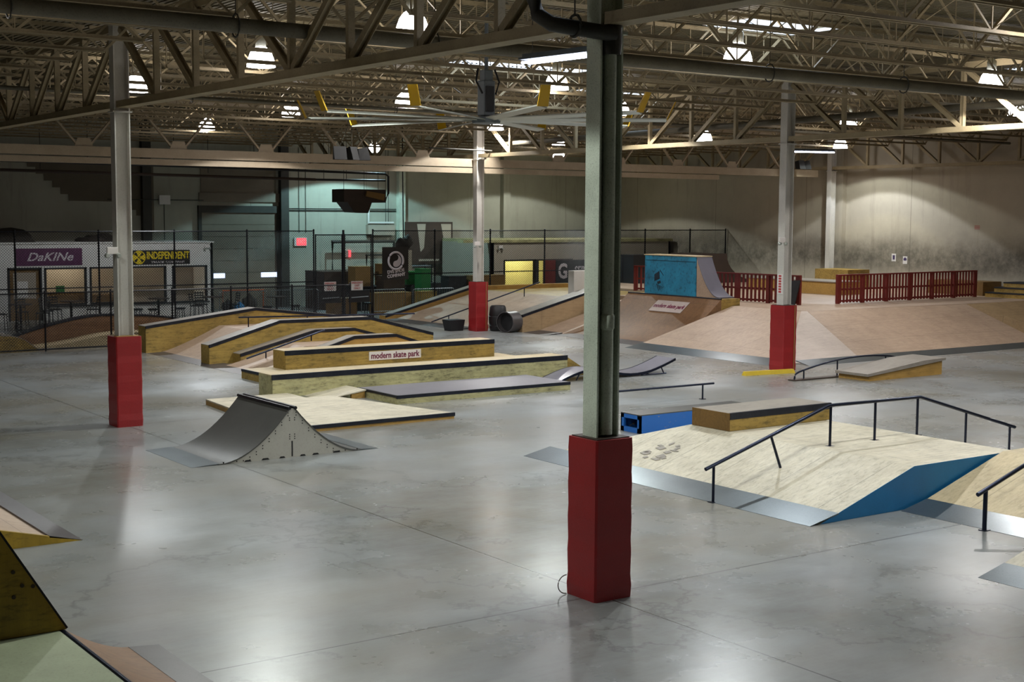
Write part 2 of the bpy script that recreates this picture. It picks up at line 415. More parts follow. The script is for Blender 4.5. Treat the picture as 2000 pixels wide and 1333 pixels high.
for i, (a, b_, c, d) in enumerate(SKY):
    t = thing('skylight', ['large bluish roof skylight above the tall rail box', 'skylight at the top edge above the near red padded column', 'pale skylight far beyond the ceiling fan blades on the right', 'pale skylight above the ceiling fan, left of its motor', 'skylight high at the right, near the second row of lamps'][i], 'skylight', ((a+b_)/2, (c+d)/2, ZD))
    bm = BM()
    for (p, q, r, s) in ((a-.04, b_+.04, c-.04, c), (a-.04, b_+.04, d, d+.04), (a-.04, a, c, d), (b_, b_+.04, c, d)): box(bm, p, q, r, s, ZD-.02, ZD+.62)
    obj('curb', bm, 'paper', t)
    bm = BM(); box(bm, a-.04, b_+.04, c-.04, d+.04, ZD+.62, ZD+.65); obj('dome', bm, 'sky_panel', t)

# ------------------------------------------------------------------ columns with red pads
def column(x, y, label, mat, ztop=ZT, fl=.25, dp=.30, hidden=False):
    t = thing('steel_column', label, 'column', (x, y, 0))
    bm = BM()
    for s in (-1, 1): box(bm, x+s*dp/2-.012, x+s*dp/2+.012, y-fl/2, y+fl/2, 0, ztop)
    box(bm, x-dp/2, x+dp/2, y-.008, y+.008, 0, ztop); obj('shaft', bm, mat, t)
    bm = BM(); box(bm, x-.22, x+.22, y-.2, y+.2, 0, .025); obj('base_plate', bm, mat, t)
    bm = BM(); box(bm, x-.2, x+.2, y-.16, y+.16, ZG-.09, ZG-.06); obj('cap_bracket', bm, mat, t)
    return t
def pad(x, y, label, h=1.86, s=.54, seam=False, rim='dark_brown'):
    bm = BM(); n = 14
    rings = []
    for k in range(n+1):
        z = h*k/n; w = s/2+.003*math.sin(k*2.1)+(.004 if k == 1 else 0)
        d = .022; pts = []
        for cx, cy in ((1, 1), (-1, 1), (-1, -1), (1, -1)):
            for q in ((0, 1) if cx*cy > 0 else (1, 0)):
                pts.append((x+cx*(w-d*q), y+cy*(w-d*(1-q)), z))
        rings.append([bm.verts.new(p) for p in pts])
    inner = [bm.verts.new((x+a*.19, y+b*.19, h)) for a, b in ((1, .9), (1, 1), (-.9, 1), (-1, 1), (-1, -.9), (-1, -1), (.9, -1), (1, -1))]
    for A, B in zip(rings, rings[1:]):
        for k in range(8): bm.faces.new((A[k], A[(k+1) % 8], B[(k+1) % 8], B[k]))
    t = thing('column_pad', label, 'column pad', (x, y, 0))
    bm.faces.new(rings[-1]); bmesh.ops.delete(bm, geom=inner, context='VERTS')
    obj('vinyl_cover', bm, 'red_vinyl', t)
    bm = BM(); box(bm, x-.235, x+.235, y-.235, y+.235, h, h+.012); obj('foam_edge', bm, rim, t)
    if not seam: return
    bm = BM(); box(bm, x+.16, x+.185, y-s/2-.012, y-s/2-.004, .02, h-.01); lab(obj('seam_strip', bm, 'cardboard', t), 'pale seam of stitched tape')
    return t
column(GX[1], GY[1], 'nearest pale green steel column, in the middle of the hall', 'column')
column(GX[1], GY[2], 'grey steel column at the left, behind the dark spine ramp', 'column_white')
column(GX[2], GY[2], 'white steel column at the right, rising behind the yellow parking stop', 'column_white')
column(GX[2], GY[3], 'white steel column beside the two black drums', 'column_white')
column(GX[3], GY[3], 'plain steel column against the right wall, without a red pad', 'column_white')
pad(GX[1], GY[1], 'largest red vinyl pad, around the nearest column')
pad(GX[1], GY[2], 'red vinyl pad on the left column, behind the dark spine ramp', rim='cardboard')
pad(GX[2], GY[2], 'red vinyl pad behind the yellow parking stop', seam=True)
pad(GX[2], GY[3], 'small far red vinyl pad beside the black drums', seam=True)

# ------------------------------------------------------------------ roof steel
PAN = 1.95
def girder(x, y0, y1, label):
    t = thing('roof_girder', label, 'roof girder', (x, (y0+y1)/2, ZG))
    bm = BM()
    for s in (-1, 1): angle_bar(bm, (x+s*.07, y0, ZG+.07), (x+s*.07, y1, ZG+.07), .13); bar(bm, (x+s*.07, y0, ZG+.07), (x+s*.07, y1, ZG+.07), .012, .13)
    box(bm, x-.14, x+.14, y0, y1, ZG, ZG+.015); obj('bottom_chord', bm, 'steel', t)
    bm = BM(); box(bm, x-.14, x+.14, y0, y1, ZT-.02, ZT)
    for s in (-1, 1): box(bm, x+s*.02-.008, x+s*.02+.008, y0, y1, ZT-.15, ZT)
    obj('top_chord', bm, 'steel', t)
    n = round((y1-y0)/PAN); st = (y1-y0)/n
    for k in range(1, n):
        y = y0+k*st; bm = BM()
        for s in (-1, 1): box(bm, x-.055+s*.02, x+.055+s*.02, y+s*.05-.007, y+s*.05+.007, ZG+.05, ZT-.05)
        box(bm, x-.06, x-.045, y-.055, y+.055, ZG+.05, ZT-.05); obj('web_post', bm, 'steel', t)
    for k in range(n):
        a, b = y0+k*st, y0+(k+1)*st
        p, q = ((x, a, ZT-.12), (x, b, ZG+.1)) if k < n/2 else ((x, a, ZG+.1), (x, b, ZT-.12))
        bm = BM(); bar(bm, p, q, .11, .012); bar(bm, Vector(p)-Vector((.055, 0, 0)), Vector(q)-Vector((.055, 0, 0)), .012, .11)
        bar(bm, Vector(p)+Vector((.055, 0, 0)), Vector(q)+Vector((.055, 0, 0)), .012, .11); obj('web_diagonal', bm, 'steel', t)
    return t
gl = {(1, 0): 'long roof girder running from the nearest column out over the camera', (1, 1): 'nearest roof girder, between the nearest column and the left column',
      (1, 2): 'roof girder running on left beyond the left column', (2, 1): 'roof girder at the right from the white column toward the viewer',
      (2, 2): 'roof girder between the two white columns, behind the ceiling fan', (1, 3): 'far roof girder over the white snack counter',
      (2, 3): 'far roof girder behind the column with the black drums', (3, 2): 'wall girder near the corner, along the right wall', (3, 1): 'wall girder along the right wall toward the viewer',
      (3, 3): 'farthest wall girder, along the back of the right wall'}
for (i, j), l in gl.items():
    girder(GX[i], GY[j]+.15, GY[j+1]-.15, l)
# bar joists: one mesh built once per part, then copied
def make_joist(x0, x1):
    ym = 0; L = x1-x0
    t = thing('roof_joist', 'open web steel joist spanning between roof girders under the deck', 'roof joist', ((x0+x1)/2, 0, 7.38), 'open web roof joists')
    zb, zt = 7.38, 8.36
    bm = BM()
    for s in (-1, 1):
        bar(bm, (x0+1.0, s*.035, zb+.03), (x1-1.0, s*.035, zb+.03), .008, .07); bar(bm, (x0+1.0, s*.06, zb), (x1-1.0, s*.06, zb), .06, .008)
    obj('bottom_chord', bm, 'steel', t)
    bm = BM()
    for s in (-1, 1):
        bar(bm, (x0+.05, s*.035, zt-.03), (x1-.05, s*.035, zt-.03), .008, .07); bar(bm, (x0+.05, s*.06, zt), (x1-.05, s*.06, zt), .06, .008)
    obj('top_chord', bm, 'steel', t)
    bm = BM(); n = 8; st = (L-2)/n
    bar(bm, (x0+.1, 0, zt-.06), (x0+1, 0, zb), .045, .045); bar(bm, (x1-.1, 0, zt-.06), (x1-1, 0, zb), .045, .045)
    for k in range(n):
        a = x0+1+k*st; m_ = a+st/2; b = a+st
        bar(bm, (a, 0, zb+.02), (m_, 0, zt-.03), .045, .045); bar(bm, (m_, 0, zt-.03), (b, 0, zb+.02), .035, .035)
        bar(bm, (a, 0, zb+.02), (a, 0, zt-.03), .022, .022)
        for f in (.25, .75): bar(bm, (a+st*f, 0, (zb+zt)/2), (a+st*f, 0, zt-.03), .014, .014)
    obj('web', bm, 'steel', t)
    return t
jp = make_joist(GX[1], GX[2]); first = True
ys = []
y = GY[0]
for j in range(4):
    for k in range(8): ys.append(GY[j]+k*PAN)
for bay in range(3):
    for y in ys:
        if bay == 0 and y < 12: continue
        if bay == 2 and y < 4: continue
        if bay == 1 and y < 4: continue
        xc = (GX[bay]+GX[bay+1])/2
        if first and bay == 1: jp.location = (xc, y, 7.38); first = False; continue
        dup(jp, (xc, y, 7.38))
# bridging rods between the joists: a light strut line along Y
for i, (x, l) in enumerate(((14.8, 'first line of thin bridging rods right of the nearest girder'), (19.6, 'middle line of thin bridging rods, over the ceiling fan'), (24.4, 'third line of thin bridging rods, before the white columns'), (34.1, 'thin bridging rods beyond the white columns'), (5.2, 'thin bridging rods at the upper left of the hall'))):
    bm = BM()
    for y in ys:
        if y < 10: continue
        bar(bm, (x, y, 7.42), (x, y+PAN, 8.32), .03, .006); bar(bm, (x, y, 8.32), (x, y+PAN, 7.42), .03, .006)
    tag(obj('joist_bridging', bm, 'steel'), l, 'roof bracing')
# transverse jack truss on the third column row
t = thing('transverse_truss', 'long tan double beam with V webs across the hall at the far columns', 'roof truss', (20, GY[3]+.25, 6))
yb = GY[3]+.32
bm = BM(); box(bm, -9.3, 47.9, yb-.14, yb+.14, 6.16, 6.19); box(bm, -9.3, 47.9, yb-.14, yb+.14, 6.43, 6.46); box(bm, -9.3, 47.9, yb-.145, yb-.12, 6.16, 6.46); obj('upper_beam', bm, 'steel_beam', t)
bm = BM(); box(bm, -9.3, 47.9, yb-.15, yb+.12, 7.95, 8.15); obj('top_chord', bm, 'steel_beam', t)
bm = BM(); box(bm, -9.3, 41.8, yb-.13, yb+.1, 5.93, 6.12); obj('lower_beam', bm, 'steel_beam', t)
for k in range(12):
    xg = 14.5+3.12*(k-1)
    if xg > 46: break
    bm = BM()
    for s in (-1, 1): bar(bm, (xg+s*.2, yb-.05, 6.5), (xg+s*1.45, yb-.05, 7.95), .09, .06)
    prof(bm, [(xg-.3, 6.46), (xg+.3, 6.46), (xg+.2, 6.72), (xg-.2, 6.72)], 'y', yb-.1, yb-.07); obj('web', bm, 'steel_beam', t)

# pipes under the roof
def pipe(name, pts, r, mat, label, seg=12, hang=None, parts=None):
    t = thing(name, label, 'pipe', pts[0])
    bm = BM(); tube(bm, pts, r, seg); obj('run', bm, mat, t, smooth=True)
    for (x, y, z) in hang or []:
        bm = BM(); tube(bm, [(x, y, z+r+.05), (x, y, ZD)], .008, 5)
        tube(bm, [(x+(r+.02)*math.cos(a)*.0, y+(r+.025)*math.cos(a), z+(r+.06)*math.sin(a)) for a in [2*PI*k/12 for k in range(12)]], .014, 5, closed=True)
        obj('hanger', bm, 'dark_pipe', t)
    return t
pipe('sprinkler_main', [(-9, 19.6, 7.18), (16.0, 19.6, 7.18), (36, 19.7, 7.18), (48, 19.7, 7.18)], .115, 'duct', 'thick dusty pipe crossing the whole ceiling behind the nearest girder', hang=[(k, 19.6, 7.18) for k in (5.5, 8.8, 12.3, 16, 20, 24)])
pipe('drain_pipe', [(9.15, 12.78, 8.4), (9.15, 12.78, 6.78), (9.18, 12.72, 6.62), (9.3, 12.55, 6.5), (9.5, 12.2, 6.45), (9.95, 12.1, 6.42), (10.0, 12.2, 6.36), (10.0, 12.25, 6.2), (10.0, 12.24, .1)], [.085]*5+[.085]*4, 'column', 'drain pipe bending into the near column and running down its flange') if False else None
t = thing('drain_pipe', 'black elbowed drain pipe that runs down inside the nearest column', 'pipe', (9.9, 12.2, 1.9))
bm = BM(); tube(bm, [(9.15, 12.55, 8.4), (9.15, 12.55, 6.75), (9.17, 12.5, 6.58), (9.25, 12.35, 6.47), (9.42, 12.2, 6.43), (9.98, 12.17, 6.4)], .085, 14); obj('elbow', bm, 'dark_pipe', t, smooth=True)
bm = BM(); lathe(bm, [(.11, 6.18), (.12, 6.3), (.12, 6.5), (.1, 6.53)], (10.0, 12.24, 0), 16); obj('coupling', bm, 'dark_pipe', t, smooth=True)
bm = BM(); tube(bm, [(10.0, 12.25, 6.2), (10.0, 12.25, 1.9)], .068, 14); lathe(bm, [(.068, 3.1), (.082, 3.12), (.082, 3.26), (.068, 3.28)], (10.0, 12.25, 0), 14); obj('downspout', bm, 'column', t, smooth=True)
bm = BM(); tube(bm, [(9.45, 12.2, 6.55), (9.45, 12.2, 8.4)], .009, 5); tube(bm, [(9.45, 12.2+.11*math.cos(a), 6.45+.12*math.sin(a)) for a in [2*PI*k/12 for k in range(12)]], .016, 6, closed=True); obj('hanger', bm, 'dark_pipe', t)
pipe('conduit', [(26.5, 42.6, 6.75), (29.2, 42.6, 6.72)], .03, 'dark_pipe', 'thin dark conduit by the far white column top')
pipe('sprinkler_branch', [(-9, 33.9, 7.3), (48, 33.9, 7.3)], .05, 'duct', 'thin sprinkler line across the ceiling above the fan', hang=[(k, 33.9, 7.3) for k in (14, 20, 26, 32)])
pipe('sprinkler_branch', [(29.9, 13, 7.25), (29.9, 43, 7.0)], .09, 'duct', 'dark pipe along the girder beyond the right white column', hang=[(29.9, 20, 7.2), (29.9, 30, 7.12)])

# ------------------------------------------------------------------ high bay lamps
def lamp_proto(x, y, z):
    t = thing('high_bay_lamp', '', 'ceiling lamp', (x, y, z), 'high bay lamps under the roof')
    bm = BM(); lathe(bm, [(.3, 0), (.297, .03), (.275, .15), (.225, .29), (.16, .38), (.1, .42)], (x, y, z), 24, cap=False); o = obj('reflector', bm, 'reflector', t, smooth=True)
    bm = BM(); lathe(bm, [(.1, .4), (.11, .42), (.11, .62), (.06, .68), (.03, .7)], (x, y, z), 16); obj('ballast_housing', bm, 'aluminium', t, smooth=True)
    bm = BM(); tube(bm, [(x, y, z+.7), (x, y, ZD)], .012, 6); obj('hanger_rod', bm, 'dark_pipe', t)
    bm = BM(); lathe(bm, [(.03, .16), (.06, .2), (.06, .3), (.03, .38)], (x, y, z), 12); obj('bulb', bm, 'reflector', t, smooth=True)
    return t
COOL, GREEN, PINK, TEAL = (.88, .93, 1), (.93, 1, .95), (1, .86, .86), (.3, .85, 1)
LAMPS = [  # x, y, tint, power, label
 (11.6, 19.15, GREEN, 1, 'large glowing dome lamp at the top, framed by the nearest girder'),
 (11.74, 25.0, GREEN, 1, 'glowing dome lamp at the upper left, right of the large pipe hanger'),
 (11.84, 32.0, COOL, .8, 'dome lamp just right of the left column top'),
 (18.5, 18.95, COOL, 1.1, 'dome lamp at the upper right below the big skylight'),
 (19.1, 25.6, GREEN, 1, 'dome lamp left of the nearest column, above the fan blades'),
 (26.2, 19.03, PINK, .75, 'dome lamp at the far upper right edge'),
 (18.8, 31.2, PINK, .8, 'dome lamp behind the yellow fan tip, left of the fan motor'),
 (18.4, 37.2, PINK, .8, 'dome lamp at the left tip of the ceiling fan'),
 (19.1, 45.0, COOL, 2.0, 'small far dome lamp above the yellow lettered sign'),
 (36.9, 39.5, PINK, .9, 'far dome lamp between the nearest column and the right white column'),
 (33.7, 29.3, PINK, .75, 'dome lamp right of the right white column, upper one of two'),
 (46.2, 41.0, (.86, .92, 1), 2.1, 'lower far dome lamp near the right wall corner'),
 (34.6, 24.2, PINK, .75, 'dome lamp cut by the right edge of the picture, above the wall girder'),
 (26.6, 38.6, PINK, .75, 'dome lamp just right of the far column top, behind the fan hub'),
 (35.0, 46.2, GREEN, 1.3, 'striped far dome lamp low behind the fan, left of the nearest column'),
 (25.35, 30.6, PINK, .65, 'dome lamp peeking out right behind the nearest column'),
 (11.7, 12.6, GREEN, .6, None), (4.2, 12.8, GREEN, 1.05, None), (4.4, 19.1, GREEN, .35, None), (18.7, 12.6, COOL, 1.1, None), (26.2, 12.6, COOL, 1, None),
 (33.6, 17.5, PINK, .7, None), (18.7, 6.3, COOL, 1.1, None), (41.7, 55.0, GREEN, .8, 'lamp over the tan hut, hidden behind the roof steel'), (32, 56.2, TEAL, 2.2, 'far lamp behind the transverse beam, lighting the teal back wall'),
]
ZL = 7.45
def lamp_spot(x, y):
    if (x, y) == (46.2, 41.0): return x, y, 7.3
    if x > 36 or y > 50: return x, y, 7.2
    k = (ZL-H)/(7.2-H); x, y = x*k, y*k
    f = ((y-GY[0])/PAN) % 1
    if f < .2: y += (.2-f)*PAN
    if f > .8: y -= (f-.8)*PAN
    return x, y, ZL
LP = lamp_proto(*lamp_spot(LAMPS[0][0], LAMPS[0][1]))
LW = 385
for i, (x, y, c, p, l) in enumerate(LAMPS):
    l = l or 'dome lamp above the frame, outside the picture'
    o = LP if i == 0 else dup(LP, lamp_spot(x, y))
    o['label'] = l
    ld = bpy.data.lights.new('lamp_beam', 'SPOT'); ld.energy = LW*p; ld.color = c; ld.spot_size = math.radians(120 if i == 11 else 139); ld.spot_blend = .08; ld.shadow_soft_size = .07
    lo = bpy.data.objects.new('lamp_beam', ld); COL.objects.link(lo); lo.parent = o; lo.location = (0, 0, .03)
    if i == 11:   # the wall lamp throws a second, tighter yellow cone
        l2 = bpy.data.lights.new('lamp_beam', 'SPOT'); l2.energy = LW*.45; l2.color = (1, .95, .55); l2.spot_size = math.radians(98); l2.spot_blend = .1; l2.shadow_soft_size = .07
        o2 = bpy.data.objects.new('lamp_beam', l2); COL.objects.link(o2); o2.parent = o; o2.location = (0, 0, .02)
# two fluorescent strips
def strip(x0, y0, x1, y1, z, label, en):
    t = thing('fluorescent_strip', label, 'ceiling lamp', ((x0+x1)/2, (y0+y1)/2, z))
    d = Vector((x1-x0, y1-y0, 0)).normalized()
    bm = BM(); bar(bm, (x0, y0, z+.07), (x1, y1, z+.07), .26, .03); bar(bm, (x0, y0, z+.11), (x1, y1, z+.11), .12, .06); obj('housing', bm, 'grey_box', t)
    bm = BM(); a = d.cross(Vector((0, 0, 1)))*.06
    for s in (-1, 1): tube(bm, [Vector((x0, y0, z+.02))+a*s, Vector((x1, y1, z+.02))+a*s], .019, 8)
    obj('tube', bm, 'glow_tube', t, smooth=True)
    bm = BM()
    for f in (.1, .9): tube(bm, [(x0+(x1-x0)*f, y0+(y1-y0)*f, z+.13), (x0+(x1-x0)*f, y0+(y1-y0)*f, ZD)], .006, 4)
    obj('hanger', bm, 'dark_pipe', t)
strip(11.75, 14.6, 11.6, 16.1, 6.5, 'fluorescent strip lamp left of the nearest column top', 20)
strip(38.2, 36.6, 40.1, 35.9, 6.75, 'far fluorescent strip lamp right of the right white column', 20)

# ------------------------------------------------------------------ big ceiling fan
fx, fy, fz = 15.9, 23.4, 6.3
t = thing('ceiling_fan', 'huge ten blade ceiling fan with yellow upturned tips', 'ceiling fan', (fx, fy, fz))
bm = BM(); lathe(bm, [(.1, -.1), (.28, -.08), (.3, .02), (.12, .06)], (fx, fy, fz), 20); obj('hub', bm, 'grey_box', t, smooth=True)
bm = BM(); cbox(bm, (fx, fy, fz+.42), (.26, .26, .7)); cbox(bm, (fx, fy, fz+.86), (.2, .2, .24)); obj('motor', bm, 'grey_box', t, bevel=.02)
bm = BM(); cbox(bm, (fx-.02, fy-.15, fz+.4), (.18, .06, .5)); obj('gear_cover', bm, 'black', t)
bm = BM(); tube(bm, [(fx, fy, fz+.9), (fx, fy, ZD)], .04, 8); obj('down_rod', bm, 'grey_box', t)
bm = BM()
for s in (-1, 1): tube(bm, [(fx+.2*s, fy, fz+1.0), (fx+.28*s, fy-.05, fz+.75), (fx+.16*s, fy-.1, fz+.5)], .02, 6)
obj('cable', bm, 'black', t)
vd = Vector((math.sin(yaw), math.cos(yaw), 0)); vr = Vector((math.cos(yaw), -math.sin(yaw), 0))
for k in range(10):
    a = math.radians(17+36*k); d = vr*math.sin(a)-vd*math.cos(a); n = d.cross(Vector((0, 0, 1)))
    c = Vector((fx, fy, fz)); bm = BM()
    R0, R1 = .25, 3.62; w = .085; tl = .022
    hexa(bm, [c+d*R0-n*w-Vector((0, 0, tl+.012)), c+d*R0+n*w-Vector((0, 0, .012-tl)), c+d*R0+n*w+Vector((0, 0, .012+tl)), c+d*R0-n*w+Vector((0, 0, .012-tl))],
         [c+d*R1-n*w-Vector((0, 0, tl+.012)), c+d*R1+n*w-Vector((0, 0, .012-tl)), c+d*R1+n*w+Vector((0, 0, .012+tl)), c+d*R1-n*w+Vector((0, 0, .012-tl))])
    b = obj('blade', bm, 'aluminium', t)
    bm = BM(); e = c+d*R1; u = d*.17+Vector((0, 0, .36))
    hexa(bm, [e-n*.1-d*.015, e+n*.1-d*.015, e+n*.1+d*.015, e-n*.1+d*.015], [e+u-n*.1-d*.012, e+u+n*.085-d*.012, e+u+n*.085+d*.012, e+u-n*.1+d*.012])
    obj('winglet', bm, 'yellow_fin', b)

# ------------------------------------------------------------------ ramps and boxes
def curve_pts(x0, z0, x1, z1, n=12, k=1.9):
    """concave transition rising from (x0,z0) to (x1,z1)"""
    return [(x0+(x1-x0)*i/n, z0+(z1-z0)*(i/n)**k) for i in range(n+1)]
# spine ramp
t = thing('spine_ramp', 'dark double sided spine ramp with grey drilled side panel', 'skate ramp', (11.15, 23.6, 0))
Y0, Y1 = 22.6, 24.75
L_ = curve_pts(9.72, .01, 11.09, .885); R_ = curve_pts(12.58, .01, 11.21, .885)
bm = BM(); prof(bm, L_+R_[::-1]+[(12.5, 0), (9.8, 0)], 'y', Y0, Y0+.03); obj('side_panel', bm, 'side_grey', t)
bm = BM(); prof(bm, L_+R_[::-1]+[(12.5, 0), (9.8, 0)], 'y', Y1-.03, Y1); obj('side_panel', bm, 'side_grey', t)
for nm, P in (('riding_surface', L_), ('riding_surface', R_)):
    bm = BM(); prof(bm, [(x, z+.004) for x, z in P]+[(x, z-.02) for x, z in P[::-1]], 'y', Y0-.02, Y1+.02); obj(nm, bm, 'skatelite', t, smooth=True)
for x in (11.09, 11.21):
    bm = BM(); tube(bm, [(x, Y0-.03, .9), (x, Y1+.03, .9)], .032, 10); obj('coping', bm, 'black_steel', t, smooth=True)
for a, b in ((9.22, 9.74), (12.92, 12.56)):
    bm = BM(); prof(bm, [(a, .003), (b, .022), (b, .012), (a, 0)], 'y', Y0-.01, Y1+.01); obj('threshold_plate', bm, 'plate', t)
bm = BM()
for s in (-1, 1):
    for j in range(11):
        f = j/10; px = 11.15+s*(.1+1.25*f); pz = .885*(1-f)**1.9+.0
        for dz in (-.07, -.12): lathe(bm, [(.011, Y0-.004), (.011, Y0+.01)], (px-s*.02, 0, max(pz+dz, .03)), 6, 'y')
for z in (.42, .38, .34, .72, .68): 
    for dx in (-.05, .05): lathe(bm, [(.011, Y0-.004), (.011, Y0+.01)], (11.15+dx, 0, z), 6, 'y')
obj('bolt_holes', bm, 'concrete_dark', t)
bm = BM()
for px, w in ((10.28, .07), (10.62, .08), (10.95, .06), (11.36, .06), (11.62, .07), (12.05, .08)):
    prof(bm, [(px-w, .005), (px+w, .005), (px+w*.6, .035), (px-w*.6, .035)], 'y', Y0-.004, Y0+.01)
box(bm, 11.135, 11.16, Y0-.004, Y0+.01, .02, .3); obj('vent_slots', bm, 'concrete_dark', t)

def ledge(name, label, x0, x1, y0, y1, h, side, top, edge=True, cat='skate ledge', z0=0, both=False, t=None):
    t = t or thing(name, label, cat, ((x0+x1)/2, (y0+y1)/2, z0))
    bm = BM(); box(bm, x0, x1, y0, y1, z0, z0+h-.02); obj('box', bm, side, t)
    bm = BM(); box(bm, x0, x1, y0, y1, z0+h-.02, z0+h); obj('top_sheet', bm, top, t)
    if edge:
        bm = BM(); box(bm, x0-.005, x1+.005, y0-.007, y0+.05, z0+h-min(.12, h*.35), z0+h+.005); obj('steel_edge', bm, 'edge_steel', t)
        if both: bm = BM(); box(bm, x0-.005, x1+.005, y1-.05, y1+.007, z0+h-.055, z0+h+.005); obj('steel_edge', bm, 'edge_steel', t)
    return t
# low plywood pad
t = thing('low_manual_pad', 'low flat plywood pad on the floor behind the spine ramp', 'skate pad', (14.4, 27.3, 0))
bm = BM(); prof(bm, [(12.2, 25.02), (16.2, 25.02), (15.3, 28.98), (14.66, 28.98), (14.66, 29.95), (12.6, 29.95)], 'z', 0, .1); obj('box', bm, 'wood_orange', t)
bm = BM(); prof(bm, [(12.2, 25.02), (16.2, 25.02), (15.3, 28.98), (14.66, 28.98), (14.66, 29.95), (12.6, 29.95)], 'z', .1, .13); obj('top_sheet', bm, 'ply_worn', t)
bm = BM(); box(bm, 12.2, 16.21, 25.0, 25.05, .06, .135); obj('steel_edge', bm, 'edge_steel', t)
# manual pad with kicker
t = ledge('manual_pad', 'long low grey topped manual pad with dark front edge', 16.3, 21.35, 27.6, 29.5, .2, 'wood_pale', 'skate_grey', cat='skate pad')
bm = BM(); box(bm, 16.29, 16.34, 27.6, 29.5, .15, .205); obj('steel_edge', bm, 'edge_steel', t)
t = thing('kicker_wedge', 'small plywood wedge at the left end of the low grey manual pad', 'skate ramp', (15.6, 29.6, 0))
bm = BM(); prof(bm, [(14.95, .01), (16.28, .2), (16.28, .17), (14.95, 0)], 'y', 29.02, 30.05); obj('ramp_sheet', bm, 'ply_worn', t)
bm = BM(); prof(bm, [(15.9, 0), (16.26, 0), (16.26, .17), (15.9, .12)], 'y', 29.05, 29.12); prof(bm, [(15.5, 0), (15.56, 0), (15.56, .08), (15.5, .07)], 'y', 29.05, 29.12); obj('support', bm, 'wood_orange', t)
bm = BM(); prof(bm, [(14.7, .003), (15.1, .036), (15.1, .03), (14.7, 0)], 'y', 29.02, 30.05); obj('threshold_plate', bm, 'plate', t)
# long near ledge
ledge('long_ledge', 'long pale plywood ledge with black steel edge behind the manual pad', 14.3, 23.1, 30.0, 30.75, .57, 'wood_pale', 'ply')
t = thing('ledge_ramp_end', 'plain wedge closing the right end of the long pale ledge', 'skate ramp', (23.5, 30.4, 0))
bm = BM(); prof(bm, [(23.12, .0), (24.0, .0), (23.12, .52)], 'y', 30.02, 30.74); obj('wedge', bm, 'wood', t)
# platform with the lettered ledge
t = thing('low_platform', 'low plywood platform under the lettered ledge', 'skate pad', (19.6, 33.7, 0))
bm = BM(); box(bm, 15.45, 23.7, 32.95, 34.3, 0, .23); obj('box', bm, 'wood', t)
bm = BM(); box(bm, 15.45, 23.7, 32.95, 34.3, .23, .25); obj('top_sheet', bm, 'ply', t)
bm = BM(); box(bm, 15.44, 15.49, 32.95, 34.3, .19, .255); obj('steel_edge', bm, 'edge_steel', t)
t = ledge('lettered_ledge', 'plywood ledge with a white lettered board on its face', 16.33, 23.05, 33.45, 34.2, .5, 'wood', 'ply', z0=.25)
bm = BM(); box(bm, 18.85, 20.52, 33.425, 33.448, .36, .6); sb = obj('sign_board', bm, 'sign_white', t)
lettering('lettering', 'modern skate park', .235, (19.68, 33.42, .478), (1, 0, 0), (0, 0, 1), 'maroon', sb, spread=.86, bold=.004)
# pyramid funbox
def hub_ledge(name, label, P, y0, y1, mat, base=0.):
    """ledge whose top follows the points P (x,z)"""
    t = thing(name, label, 'skate ledge', ((P[0][0]+P[-1][0])/2, (y0+y1)/2, 0))
    bm = BM(); prof(bm, [(x, z-.02) for x, z in P]+[(P[-1][0], base), (P[0][0], base)], 'y', y0, y1); obj('box', bm, mat, t)
    bm = BM(); prof(bm, P+[(x, z-.02) for x, z in P[::-1]], 'y', y0, y1); obj('top_sheet', bm, 'deck_top', t)
    bm = BM(); prof(bm, [(x, z+.006) for x, z in P]+[(x, z-.085) for x, z in P[::-1]], 'y', y0-.01, y0+.045); obj('steel_edge', bm, 'edge_steel', t)
    return t
t = thing('pyramid_funbox', 'broad plywood pyramid funbox carrying the angled ledges', 'skate ramp', (19.8, 38.2, 0))
hexa_lo = [(16.25, 34.35, 0), (24.2, 34.35, 0), (24.2, 42.05, 0), (16.25, 42.05, 0)]
for ya, yb_, zp in ((34.4, 35.49, .5), (36.01, 37.29, .58), (38.46, 42.08, .77)):
    bm = BM(); prof(bm, curve_pts(16.25, .01, 18.2, zp, 10, 1.2)+[(21.3, zp), (23.9, .02), (23.9, 0), (16.25, 0)], 'y', ya, yb_); obj('body', bm, 'ply_pink', t)
bm = BM(); prof(bm, [(15.75, .004), (16.5, .03), (16.5, .01), (15.75, 0)], 'y', 34.4, 42.0); obj('threshold_plate', bm, 'plate_dark', t)
hub_ledge('angled_ledge', 'tallest yellow angled ledge over the pyramid funbox', [(16.05, .57), (18.3, 1.2), (21.4, 1.19), (23.7, .6), (25.4, .58)][:4], 37.85, 38.45, 'wood')
hub_ledge('angled_ledge', 'middle yellow angled ledge on the pyramid funbox', [(16.78, .32), (19.2, .92), (20.54, .92), (22.3, .45)], 37.3, 37.83, 'wood')
hub_ledge('angled_ledge', 'low front angled ledge on the pyramid, behind the lettered ledge', [(17.8, .35), (19.54, .85), (20.94, .85), (22.4, .4)], 35.5, 36.0, 'wood_orange')
hub_ledge('angled_ledge', 'far left long angled ledge at the back of the pyramid funbox', [(15.75, .84), (19.5, 1.29), (23.6, .82)], 42.1, 42.75, 'wood')
def rail(name, label, pts, posts, r=.025, pr=.02, base=True, mat='rail_steel'):
    t = thing(name, label, 'grind rail', (posts[0][0][0], posts[0][0][1], min(p[1][2] for p in posts)))
    bm = BM(); tube(bm, pts, r, 10); obj('bar', bm, mat, t, smooth=True)
    for a, b in posts:
        bm = BM(); tube(bm, [a, b], pr, 8)
        o = obj('post', bm, mat, t, smooth=True)
        if base: bm = BM(); cbox(bm, (b[0], b[1], b[2]+.006), (.13, .11, .012)); obj('base_plate', bm, mat, o)
    return t
